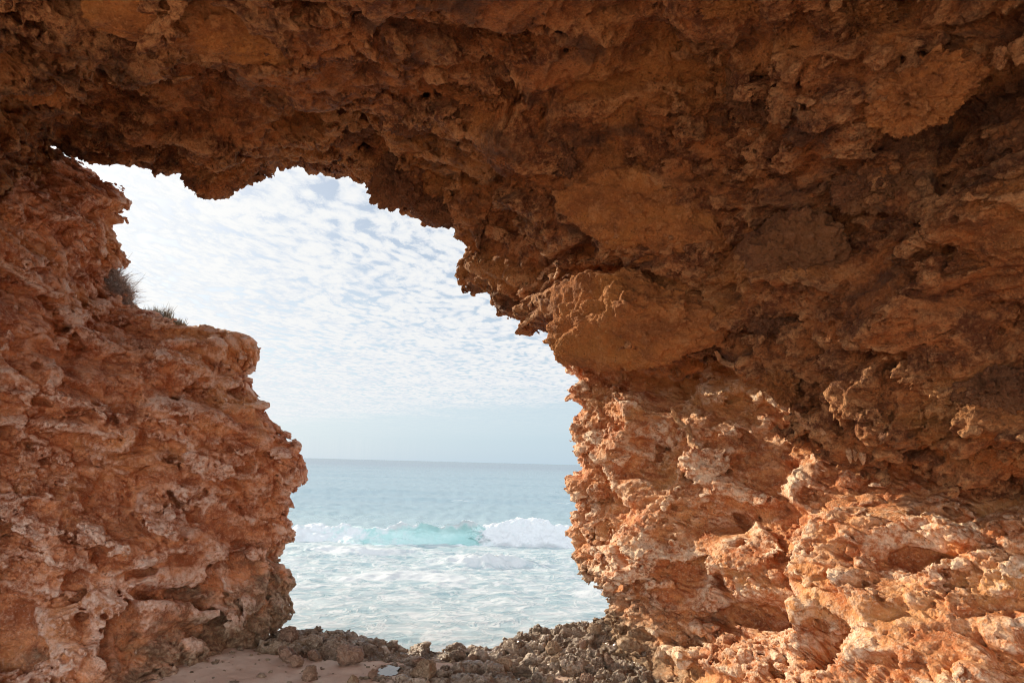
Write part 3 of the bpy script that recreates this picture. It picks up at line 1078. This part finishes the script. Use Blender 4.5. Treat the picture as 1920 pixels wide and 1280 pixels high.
def dribble(name, o, pix, r0, seed, hang=0.0):
    """a knobbly run of flowstone following the rock at the given pixels; hang lets the end drop free"""
    pts = [hit(o, *p) for p in pix]
    dep = np.array([np.dot(p - CAM, fwd) for p in pts])
    dep = np.minimum(dep, np.median(dep) + 0.09)
    pts = np.array([unproj(px, py, d + r0 * 0.35) for (px, py), d in zip(pix, dep)])
    if hang:
        pts = np.concatenate([pts, pts[-1:] - np.array([[0, 0, hang]])])
    n, k = 90, 26
    sg = np.concatenate([[0], np.cumsum(np.linalg.norm(np.diff(pts, axis=0), axis=1))])
    tt = np.linspace(0, sg[-1], n)
    c = np.stack([np.interp(tt, sg, pts[:, a]) for a in range(3)], 1)
    c = c + 0.5 * r0 * np.stack([fbm(np.stack([tt * 14, 0 * tt + a * 7, 0 * tt + seed], 1), 2, seed) for a in range(3)], 1)
    tan = np.gradient(c, axis=0)
    tan /= np.linalg.norm(tan, axis=1, keepdims=True)
    a1 = np.cross(tan, (CAM - c.mean(0)))
    a1 /= np.linalg.norm(a1, axis=1, keepdims=True)
    a2 = np.cross(tan, a1)
    ta = np.linspace(0, 1, n)
    env = np.minimum(1, np.minimum(ta / 0.12, (1 - ta) / (0.5 if hang else 0.15))) ** 0.6 + 0.02
    th = np.linspace(0, 2 * math.pi, k, endpoint=False)
    R = r0 * env[:, None] * np.ones((1, k))
    P = c[:, None] + R[..., None] * (np.cos(th)[None, :, None] * a1[:, None] * 1.25 + np.sin(th)[None, :, None] * a2[:, None] * 0.8)
    q = P.reshape(-1, 3)
    h = (r0 * 1.1 * (billow(q * (0.55 / r0), 4, seed + 5, 0.6) - 0.4)).reshape(n, k)
    ctr = P.mean(1, keepdims=True)
    dirs = P - ctr
    dirs /= np.maximum(np.linalg.norm(dirs, axis=2, keepdims=True), 1e-9)
    P = P + dirs * (h * np.minimum(1, env[:, None]))[..., None]
    P = np.swapaxes(P, 0, 1)
    return mesh_obj(name, P.reshape(-1, 3), grid_faces(k, n, True), MAT_F, None, tuple(pts[0]), o)


dribble('flowstone', roof, [(968, 553), (985, 541), (1000, 536), (1014, 522), (1020, 508), (1036, 500), (1050, 486)], 0.017, 801)
dribble('flowstone', roof, [(1012, 548), (1024, 532), (1040, 522), (1050, 506)], 0.013, 805)
dribble('flowstone', roof, [(978, 612), (990, 600), (1006, 590)], 0.016, 809)
dribble('flowstone', roof, [(1340, 655), (1352, 676), (1376, 686), (1392, 704)], 0.014, 813)
dribble('flowstone', roof, [(1490, 770), (1508, 796), (1540, 808), (1560, 830)], 0.013, 817)
dribble('flowstone', wall_r, [(1258, 764), (1268, 786), (1290, 806), (1296, 832), (1316, 850)], 0.020, 821)
dribble('flowstone', wall_r, [(1370, 812), (1384, 828), (1392, 848)], 0.018, 825)
dribble('flowstone', wall_r, [(1160, 680), (1166, 700), (1162, 718)], 0.018, 829)
for i, (px, py, r_, hg) in enumerate([(1400, 852, 0.016, 0.05), (1592, 838, 0.014, 0.075), (1603, 842, 0.010, 0.05), (1616, 846, 0.016, 0.06)]):
    dribble('stalactite', roof if px > 1500 else wall_r, [(px, py), (px + 1, py + 8)], r_, 850 + i * 3, hang=hg)

# ------------------------------------------------------------------ floor: sand, rock shelf
POOLS = [(729, 1249, 20, 9, 'bright round rock pool reflecting the sky beside the large pale boulder'),
         (975, 1262, 24, 8, 'narrow rock pool on the shelf in front of the tan boulder'),
         (890, 1270, 30, 6, 'shallow pool at the bottom edge of the photo, right of the large pale boulder')]
pool_at = []
for cx, cy, a, b_, lab in POOLS:
    p0, d = on_plane(cx, cy, 0.0)
    pool_at.append((p0, a * d / F * 0.9, b_ * d / F / 0.29 * 0.9))

def sand_height(x, y):
    z = 0.03 * fbm(np.stack([x.ravel() * 0.7, y.ravel() * 0.7, 0 * x.ravel()], 1), 3, 7).reshape(x.shape)
    z = z - 0.20 * sstep(y, 6.3, 6.9) * sstep(x, -2.6, -1.6) - 1.6 * sstep(y, 6.9, 9.6) - 0.9 * sstep(y, 13, 40) + 0.55 * np.exp(-((x + 0.75) / 0.9) ** 2 - ((y - 10.3) / 0.8) ** 2)
    return z


xs = np.concatenate([np.linspace(-60, -4, 40), np.linspace(-3.9, 3.0, 420), np.linspace(3.1, 60, 40)])
ys = np.concatenate([np.linspace(-40, 4.0, 40), np.linspace(4.05, 8.0, 260), np.linspace(8.1, 40, 60)])
Xg, Yg = np.meshgrid(xs, ys, indexing='ij')
q = np.stack([Xg.ravel(), Yg.ravel(), 0 * Xg.ravel()], 1)
Zg = sand_height(Xg, Yg) - 0.012
for p0, A, Bv in pool_at:
    Zg = Zg - 0.09 * (1 - sstep(((Xg - p0[0]) / (A * 1.4)) ** 2 + ((Yg - p0[1]) / (Bv * 1.4)) ** 2, 0.5, 1.4))
foot = worley(q * 2.6, 77)
Zg = Zg + (0.012 * fbm(q * 6, 4, 9) - 0.035 * (1 - sstep(foot[:, 0], 0.05, 0.3)) * (foot[:, 2] > 0.5)).reshape(Xg.shape)
sand = mesh_obj('sand', np.stack([Xg, Yg, Zg], 2).reshape(-1, 3), grid_faces(len(xs), len(ys)), MAT_SAND)
tag(sand, kind='structure')

# shelf: crest follows the photo, low in the middle, rising to both walls; sand shows through in front
xs = np.linspace(-2.9, 3.2, 760)
ys = np.concatenate([np.linspace(4.2, 5.2, 60), np.linspace(5.21, 7.5, 300), np.linspace(7.53, 9.3, 60)])
Xg, Yg = np.meshgrid(xs, ys, indexing='ij')
q = np.stack([Xg.ravel(), Yg.ravel(), 0 * Xg.ravel()], 1)
crest = np.interp(xs, [-3, -2.4, -1.9, -1.45, -1.0, -0.5, -0.1, 0.3, 0.7, 1.2, 3], [-0.4, -0.05, 0.10, 0.05, -0.03, -0.06, -0.01, 0.06, 0.12, 0.20, 0.35])[:, None]
line = (6.88 + 0.12 * np.sin(xs * 2.3))[:, None]
prof = sstep(Yg, line - 1.3, line)
base = -0.005 + crest * prof - 1.9 * sstep(Yg, line + 0.05, line + 1.2)
base = base - 0.45 * sstep(-Xg, 2.0, 2.6) * (1 - prof)
patch = fbm(q * np.array([1.6, 2.2, 1]) + 4, 3, 81).reshape(Xg.shape)
base = base - 0.07 * sstep(patch, 0.1, 0.4) * (1 - prof * 0.7)
base = base + 0.03 * sstep(Xg, -1.15, -0.7)
sandy = sstep(Xg, -0.95 - (Yg - 5.8) * 0.9, -1.30 - (Yg - 5.8) * 0.9) * (1 - sstep(Yg, 6.25, 6.6))
base = base - 0.22 * sandy
for p0, A, Bv in pool_at:
    m_ = ((Xg - p0[0]) / (A * 1.3)) ** 2 + ((Yg - p0[1]) / (Bv * 1.3)) ** 2
    base = base - 0.16 * (1 - sstep(m_, 0.5, 1.3))
Psh = np.stack([Xg, Yg, base], 2)
V_, Q_, cr = carve(Psh, 'shelf', 900, np.ones(Xg.shape), hr=0.17, dh=0.0085, droop=0.0, margin=0.07)
shelf = mesh_obj('rock_shelf', V_, Q_, MAT_S, dict(crust_highlight=cr), (0, 6, 0))
tag(shelf, 'low brown pitted rock shelf across the mouth of the cave above the surf', 'rock shelf', kind='thing')

# small stones strewn over the sand and shelf
rsp = np.random.RandomState(12)
Vp, Fp = [], []
ico = unit_blob(7, 5).reshape(-1, 3)
icf = grid_faces(7, 5, True)
for kq in range(520):
    x_, y_ = rsp.uniform(-2.5, 1.3), rsp.uniform(5.4, 6.9)
    if rsp.rand() > 0.35 + 0.65 * float(sstep(np.array(y_), 5.8, 6.6)):
        continue
    r_ = 0.006 + 0.022 * rsp.rand() ** 3
    zz = float(sand_height(np.array([[x_]]), np.array([[y_]]))[0, 0]) - 0.012
    wob = 1 + 0.28 * rsp.normal(0, 1, (len(ico), 1))
    wob[ico[:, 2] > 0.99] = 1
    wob[ico[:, 2] < -0.99] = 1
    sc = np.array([rsp.uniform(0.8, 1.5), rsp.uniform(0.8, 1.4), rsp.uniform(0.5, 0.9)]) * r_
    Fp.append(icf + len(Vp) * len(ico))
    Vp.append(ico * wob * sc + np.array([x_, y_, zz + sc[2] * 0.5]))
peb = mesh_obj('pebbles', np.concatenate(Vp), np.concatenate(Fp), MAT_S, None, (0, 6, 0))
tag(peb, kind='stuff')

# loose boulders: px of centre, half size px (w, h), material, label
BOULD = [
    (540, 1227, 24, 14, MAT_BR, 'wet red brown boulder on the sand, widest at the foot of the left wall'),
    (557, 1240, 17, 10, MAT_BR, 'small rounded red boulder on the sand, touching the wide wet boulder'),
    (590, 1230, 15, 10, MAT_BR, 'squat brown boulder beside a trickle of sand, right of the wet pair'),
    (652, 1226, 27, 17, MAT_BR, 'domed red brown boulder at the edge of the surf, left of the rock pools'),
    (582, 1262, 20, 16, MAT_BR, 'craggy red boulder alone on the bare sand in front'),
    (592, 1203, 22, 12, MAT_S, 'dark wet boulder at the waterline below the left wall'),
    (538, 1185, 19, 14, MAT_BR, 'brown boulder leaning on the foot of the left wall, highest of that side'),
    (699, 1263, 10, 8, MAT_BR, 'small red cobble on the shelf left of the bright rock pool'),
    (663, 1277, 15, 11, MAT_BT, 'tan boulder cut by the bottom edge of the photo beside bare sand'),
    (748, 1270, 10, 6, MAT_BR, 'flat reddish cobble just below the bright rock pool'),
    (803, 1257, 29, 18, MAT_BT, 'large pale creased boulder beside the bright rock pool'),
    (783, 1239, 15, 7, MAT_BR, 'low dark red boulder behind the large pale creased one'),
    (1117, 1179, 15, 8, MAT_BT, 'pale tan boulder perched on top of the shelf against the right wall'),
    (1091, 1204, 8, 7, MAT_BR, 'small orange cobble on the shelf below the perched tan boulder'),
    (963, 1212, 25, 12, MAT_S, 'jagged dark brown boulder on the shelf crest against the foam'),
    (1037, 1212, 19, 12, MAT_BT, 'brown boulder on the shelf crest below the right wall'),
    (885, 1232, 9, 8, MAT_BR, 'small reddish cobble near the middle of the shelf'),
    (940, 1241, 18, 11, MAT_BT, 'tan smooth boulder in the middle of the shelf beside the sandy pool'),
    (858, 1225, 18, 9, MAT_S, 'low dark boulder on the shelf crest beside the patch of wet beach'),
    (1052, 1234, 19, 12, MAT_BT, 'grey brown boulder on the shelf in front of the crest, toward the right wall'),
    (1101, 1273, 13, 11, MAT_BR, 'brown cobble at the bottom edge near the foot of the right wall'),
    (1031, 1273, 8, 8, MAT_BT, 'small tan cobble at the bottom edge right of the pools'),
    (1140, 1234, 10, 10, MAT_BR, 'orange red cobble wedged at the foot of the right wall'),
]


def shelf_z(x, y):
    i = int(np.clip(np.searchsorted(xs, x), 0, len(xs) - 1))
    j = int(np.clip(np.searchsorted(ys, y), 0, len(ys) - 1))
    return float(Psh[i, j, 2])


for i, (cx, cy, a, b, mt, lab) in enumerate(BOULD):
    z0 = 0.0
    for it in range(4):
        p0, d = on_plane(cx, cy + b * 0.8, z0)
        if p0[1] > 7.1:
            break
        z0 = 0.5 * z0 + 0.5 * max(shelf_z(p0[0], p0[1]), -0.01)
    d = min(d, 6.75)
    A, B = 0.88 * a * d / F, 0.9 * b * d / F
    c = unproj(cx, cy, d + A * 0.5)
    if 'perched' in lab:
        # rests on the shelf rim against the wall: find the rock behind it
        bpy.context.view_layer.update()
        dd = min(np.dot(hit(o_, cx + 4, cy + b * 0.9) - CAM, fwd) for o_ in (wall_r, shelf))
        c = unproj(cx, cy, dd - A * 0.25)
    rz = random.uniform(-0.5, 0.5)
    ax = np.array([math.cos(rz), math.sin(rz), random.uniform(-.12, .12)]) * A
    ay = np.array([-math.sin(rz), math.cos(rz), 0]) * A * 0.85
    az = np.array([0, 0, 1.0]) * B * 1.25
    o = blob('boulder', c - np.array([0, 0, B * 0.2]), ax, ay, az, mt, 1500 + i * 7, nu=120, nv=76, craggy=0.16, fine=0.16 * B, planes=12, worn=5)
    tag(o, lab, 'boulder', 'loose boulders on the shelf and sand')


def pool_mat():
    m, g, b = new_mat('pool water')
    b.inputs['Base Color'].default_value = (0.10, 0.08, 0.06, 1)
    b.inputs['Roughness'].default_value = 0.04
    b.inputs['Specular IOR Level'].default_value = 0.8
    geo = g.node('ShaderNodeNewGeometry')
    bp = g.node('ShaderNodeBump')
    bp.inputs['Strength'].default_value = 0.15
    bp.inputs['Distance'].default_value = 0.01
    g.l.new(g.noise(geo.outputs['Position'], 14.0, 2.0), bp.inputs['Height'])
    g.l.new(bp.outputs[0], b.inputs['Normal'])
    return m


MAT_POOL = pool_mat()
for i, (cx, cy, a, b_, lab) in enumerate(POOLS):
    p0, A, Bv = pool_at[i]
    zw = -0.03
    th = np.linspace(0, 2 * math.pi, 90, endpoint=False)
    qq = np.stack([np.cos(th) * 1.3 + i * 9, np.sin(th) * 1.3, 0 * th], 1)
    rr = 1.15 + 0.5 * fbm(qq, 3, 60)
    ring = np.stack([p0[0] + A * rr * np.cos(th), p0[1] + Bv * rr * np.sin(th), np.full(90, zw)], 1)
    V = np.concatenate([ring, [[p0[0], p0[1], zw]]])
    fc = np.stack([np.arange(90), (np.arange(90) + 1) % 90, np.full(90, 90)], 1)
    o = mesh_obj('rock_pool', V, fc, MAT_POOL, None, (p0[0], p0[1], zw))
    tag(o, lab, 'rock pool', 'rock pools on the shelf', kind='thing')


# ------------------------------------------------------------------ sea
WAVE_Y = 26.5


def sea_mat():
    m, g, b = new_mat('sea')
    geo = g.node('ShaderNodeNewGeometry')
    p = geo.outputs['Position']
    x, y, z = g.sep(p)
    at = g.node('ShaderNodeAttribute', attribute_name='foam')
    foam_a = at.outputs['Fac']
    yy = g.math('ADD', y, g.math('MULTIPLY', g.math('SUBTRACT', g.noise(p, 0.12, 3.0), 0.5), 14.0))
    near = g.smooth(yy, 24.0, 52.0, 1.0, 0.0)
    far = g.smooth(yy, 60.0, 500.0)
    deep = g.mix(far, (0.16, 0.245, 0.295), (0.12, 0.175, 0.225))
    col = g.mix(near, deep, (0.215, 0.305, 0.335))
    # foam streaks: warped noise, wider across than along
    wn = g.node('ShaderNodeTexNoise')
    g.put(wn.inputs['Vector'], p)
    wn.inputs['Scale'].default_value = 0.7
    wn.inputs['Detail'].default_value = 4.0
    pw = g.vmath('ADD', p, g.scale(g.vmath('SUBTRACT', wn.outputs['Color'], (0.5, 0.5, 0.5)), 2.2))
    pw = g.vmath('MULTIPLY', pw, (0.75, 1.25, 0.0))
    n1 = g.noise(pw, 1.5, 7.0, 0.66, 0.5)
    r1 = g.math('ABSOLUTE', g.math('SUBTRACT', g.noise(pw, 2.3, 6.0, 0.6, 0.6), 0.5))
    lace = g.smooth(r1, 0.0, 0.07, 1.0, 0.0)
    cov = g.smooth(n1, 0.36, 0.62)
    foam = g.math('ADD', g.math('MULTIPLY', cov, 0.60), g.math('MULTIPLY', lace, 0.65), clamp=True)
    zone = g.smooth(yy, 20.0, 40.0, 1.0, 0.0)
    foam = g.math('MULTIPLY', foam, zone)
    foam = g.math('MAXIMUM', foam, g.math('MULTIPLY', foam_a, g.smooth(n1, 0.2, 0.5, 0.55, 1.0)))
    caps = g.math('MULTIPLY', g.smooth(g.noise(g.vmath('MULTIPLY', p, (0.35, 1.0, 0.0)), 0.28, 6.0, 0.65), 0.64, 0.72), g.smooth(y, 40.0, 160.0, 0.8, 0.0))
    foam = g.math('MAXIMUM', foam, caps)
    col = g.mix(foam, col, (0.43, 0.455, 0.47))
    g.l.new(col, b.inputs['Base Color'])
    g.l.new(g.math('ADD', 0.26, g.math('MULTIPLY', foam, 0.5)), b.inputs['Roughness'])
    b.inputs['IOR'].default_value = 1.33
    b.inputs['Specular IOR Level'].default_value = 0.32
    bp = g.node('ShaderNodeBump')
    bp.inputs['Strength'].default_value = 0.5
    bp.inputs['Distance'].default_value = 0.2
    pb = g.vmath('MULTIPLY', p, (0.6, 1.0, 1.0))
    hb = g.math('ADD', g.math('MULTIPLY', g.noise(pb, 0.9, 6.0, 0.6, 0.3), 1.0), g.math('MULTIPLY', foam, 0.18))
    hb = g.math('ADD', hb, g.math('MULTIPLY', g.noise(pb, 0.08, 5.0, 0.6), 2.5))
    g.l.new(g.smooth(y, 60.0, 600.0, 0.5, 0.12), bp.inputs['Strength'])
    g.l.new(hb, bp.inputs['Height'])
    g.l.new(bp.outputs[0], b.inputs['Normal'])
    return m


MAT_SEA = sea_mat()
# fan of rows from the beach to the horizon
dist = np.concatenate([np.linspace(7.5, 24, 420), 24 * np.exp(np.linspace(0.002, math.log(30000 / 24.), 420))])
ang = np.linspace(-math.radians(62), math.radians(62), 620)
Dg, Ag = np.meshgrid(dist, ang, indexing='ij')
Xs, Ys = Dg * np.tan(Ag * 0.55) * 1.6, Dg
q = np.stack([Xs.ravel(), Ys.ravel(), 0 * Xs.ravel()], 1)
amp = np.clip(0.035 + (Ys - 8) * 0.006, 0.035, 0.20)
fade = 1 - sstep(Ys, 250, 900)
nz = 0.10 * fbm(q * np.array([0.35, 0.7, 1]), 5, 3, 0.55).reshape(Xs.shape)
chop = ridged(q * np.array([0.8, 1.5, 1]), 4, 9, 0.55).reshape(Xs.shape)
swell = fbm(q * np.array([0.02, 0.10, 1]), 3, 15).reshape(Xs.shape)
Zw = SEA + fade * amp * (2.0 * nz + 0.8 * (chop - 0.45)) + 0.35 * swell * sstep(Ys, 30, 60) * fade
foamv = np.zeros_like(Xs)
# second, spent wave in front of the breaker
for (wx, wy, ln, hh) in ((-0.6, 21.0, 1.3, 0.20), (-5.0, 23.0, 1.8, 0.10), (-2.5, 18.2, 2.0, 0.05), (3.6, 17.5, 2.0, 0.05)):
    prof = np.exp(-((Xs - wx) / ln) ** 2) * np.exp(-((Ys - wy - 0.25 * np.sin(Xs * 1.7)) / np.where(Ys < wy, 0.35, 1.3)) ** 2)
    Zw += hh * prof * (0.4 + 1.6 * chop)
    foamv = np.maximum(foamv, sstep(prof, 0.15, 0.6))
sea = mesh_obj('sea', np.stack([Xs, Ys, Zw], 2).reshape(-1, 3), grid_faces(len(dist), len(ang))[:, ::-1], MAT_SEA, dict(foam=foamv))
tag(sea, kind='structure')


# breaking wave: swept profile whose face is clear turquoise in the middle and broken to foam at both sides
def wave_mat():
    m, g, b = new_mat('breaking wave')
    geo = g.node('ShaderNodeNewGeometry')
    p = geo.outputs['Position']
    at = g.node('ShaderNodeAttribute', attribute_name='foam')
    n1 = g.noise(p, 2.6, 6.0, 0.66, 0.5)
    foam = g.smooth(g.math('ADD', at.outputs['Fac'], g.math('MULTIPLY', g.math('SUBTRACT', n1, 0.5), 2.0)), 0.15, 0.85)
    col = g.mix(g.smooth(g.noise(p, 1.1, 4.0), 0.35, 0.65), (0.25, 0.41, 0.41), (0.34, 0.48, 0.48))
    col = g.mix(foam, col, (0.46, 0.485, 0.505))
    g.l.new(col, b.inputs['Base Color'])
    g.l.new(g.math('ADD', 0.18, g.math('MULTIPLY', foam, 0.6)), b.inputs['Roughness'])
    b.inputs['IOR'].default_value = 1.33
    bp = g.node('ShaderNodeBump')
    bp.inputs['Strength'].default_value = 0.35
    bp.inputs['Distance'].default_value = 0.10
    g.l.new(g.math('ADD', g.noise(p, 5.0, 6.0, 0.65), g.math('MULTIPLY', foam, 0.3)), bp.inputs['Height'])
    g.l.new(bp.outputs[0], b.inputs['Normal'])
    return m


nx_, nv_ = 900, 120
xs = np.linspace(-22, 22, nx_)
vv = np.linspace(0, 1, nv_)
Xw, Vw = np.meshgrid(xs, vv, indexing='ij')
H = 0.52 + 0.30 * np.exp(-((xs - 0.2) / 3.6) ** 2) + 0.06 * np.sin(xs * 1.3) * np.exp(-(xs / 9) ** 2)
H = H * (1 + 0.30 * fbm(np.stack([xs * 0.8, 0 * xs, 0 * xs + 3], 1), 3, 241))
H = (0.88 * H * (0.35 + 0.65 * np.exp(-(np.abs(xs) / 16) ** 4)))[:, None]
back = Vw < 0.45
tb = np.clip(Vw / 0.45, 0, 1)
tf = np.clip((Vw - 0.45) / 0.55, 0, 1)
yb = 3.4 * (1 - tb)
zb = H * sstep(tb, 0, 1)
cwob = 0.45 * fbm(np.stack([Xw.ravel() * 1.6, Vw.ravel() * 5, 0 * Xw.ravel()], 1), 4, 230, 0.6).reshape(Xw.shape) - 0.25 * (Vw - 0.5)
xq = Xw + 2.35 + cwob
# clear green face: fades slowly into streaks on the left, meets the tumbling foam sharply on the right
clear = np.where(xq < 0, np.exp(-np.abs(xq / 3.4) ** 1.3), np.exp(-np.abs(xq / 1.35) ** 6))
# front: slight curl at the crest, concave face
yf = -0.10 * np.sin(tf * math.pi * 0.6) * clear - tf * (0.95 - 0.25 * clear) + 0.35 * np.sin(tf * math.pi) * clear
zf = H * np.where(tf < 0.06, 1, 1 - ((tf - 0.06) / 0.94) ** (1.15 - 0.25 * clear)) - 0.08 * tf
Yw = WAVE_Y + np.where(back, yb, yf) + 0.35 * np.sin(Xw * 0.55 + 1) + 0.12 * np.sin(Xw * 1.7)
Zw = SEA - 0.06 + np.where(back, zb, zf)
Pw = np.stack([Xw, Yw, Zw], 2)
q = Pw.reshape(-1, 3)
fo = np.clip(1 - clear, 0, 1) * sstep(Vw, 0.22, 0.42) * (0.6 + 0.4 * sstep(np.sin(Xw * 0.7 + 0.5) + 1.4 * (Xw > -1.5), -0.6, 0.4))
fo = np.maximum(fo, np.exp(-((Vw - 0.45) / 0.07) ** 2) * (0.75 + 0.4 * np.sin(Xw * 2.7)))
fo = np.maximum(fo, 0.9 * sstep(Vw, 0.86, 0.97))
lum = (0.30 * billow(q * 1.1, 3, 201, 0.45) + 0.05 * fbm(q * 5.0, 3, 205)).reshape(Xw.shape)
tex = 0.02 * fbm(q * 2.0, 3, 211).reshape(Xw.shape)
N = np.array([0.0, -0.55, 0.8])
edge_f = sstep(Vw, 0, 0.12) * (1 - sstep(Vw, 0.93, 1.0))
Pw = Pw + N * ((lum * fo * 0.9 + tex) * edge_f)[..., None]
Pw[..., 2] += (0.20 * fo * billow(q * 1.5 + 9, 4, 221, 0.55).reshape(Xw.shape) * np.exp(-((Vw - 0.5) / 0.14) ** 2))
wave = mesh_obj('breaking_wave', Pw.reshape(-1, 3), grid_faces(nx_, nv_), wave_mat(), dict(foam=fo), (0, WAVE_Y, SEA))
tag(wave, 'turquoise breaking wave with white foam tumbling on both sides, offshore in the opening', 'wave', kind='thing')


# ------------------------------------------------------------------ dry plants on the ledge of the left wall
def grass_mat(name, c1, c2):
    m, g, b = new_mat(name)
    geo = g.node('ShaderNodeNewGeometry')
    n = g.noise(geo.outputs['Position'], 22.0, 3.0)
    g.l.new(g.mix(g.smooth(n, 0.35, 0.65), c1, c2), b.inputs['Base Color'])
    b.inputs['Roughness'].default_value = 0.8
    return m


MAT_DRY = grass_mat('dry stems', (0.30, 0.235, 0.20), (0.58, 0.48, 0.42))
MAT_GR = grass_mat('dull grass', (0.22, 0.20, 0.14), (0.46, 0.42, 0.32))


def blades(name, roots, height, spread, width, mat, seed, origin, lean=(0, 0, 0), curl=0.5):
    rs = np.random.RandomState(seed)
    V, Fc = [], []
    for r in roots:
        d = rs.normal(0, spread, 3)
        d[2] = 1.0
        d = d + np.array(lean)
        d /= np.linalg.norm(d)
        side = np.cross(d, [rs.normal(), rs.normal(), 0.2])
        side /= np.linalg.norm(side) + 1e-9
        hgt = height * rs.uniform(0.45, 1.15)
        bend = rs.normal(0, curl, 3)
        bend[2] -= curl * 0.5
        b0 = len(V)
        for k in range(5):
            t = k / 4
            c = np.array(r) + d * hgt * t + bend * hgt * t * t * 0.5
            wd = width * (1 - t) * 0.5 + 0.0006
            V += [c - side * wd, c + side * wd]
        for k in range(4):
            a = b0 + 2 * k
            Fc.append((a, a + 1, a + 3, a + 2))
    return mesh_obj(name, np.array(V), np.array(Fc), mat, None, origin)


rs = np.random.RandomState(3)
# shaggy dead bush hanging in the notch
roots = []
for k in range(2600):
    px = rs.uniform(185, 246)
    lo = 488 + max(0, (px - 205)) * 1.5
    hi = 545 + (px - 185) * 0.55
    if lo > hi:
        continue
    py = rs.uniform(lo, hi)
    roots.append(unproj(px, py, 7.35 + rs.uniform(0, 0.35)))
c = unproj(215, 560, 7.5)
bush = blades('dry_bush', roots, 0.13, 0.9, 0.006, MAT_DRY, 5, tuple(c), curl=1.1)
tag(bush, 'grey tangled dead bush hanging in the notch above the left ledge', 'dry bush')
for i, (cx, cy, n, hgt, lab) in enumerate([(282, 586, 90, 0.09, 'low tuft of dry grass on the ledge, nearest the dead bush'),
                                           (303, 594, 110, 0.15, 'tallest upright tuft of dry grass on the left ledge'),
                                           (328, 604, 80, 0.09, 'small tuft of dry grass at the seaward end of the row')]):
    c = unproj(cx, cy + 6, 7.45)
    roots = [c + np.array([rs.uniform(-0.10, 0.10), rs.normal(0, 0.03), 0.0]) for k in range(n * 2)]
    o = blades('grass_tuft', roots, hgt, 0.22, 0.008, MAT_GR, 30 + i, tuple(c), curl=0.25)
    tag(o, lab, 'grass tuft', 'grass tufts on the ledge')
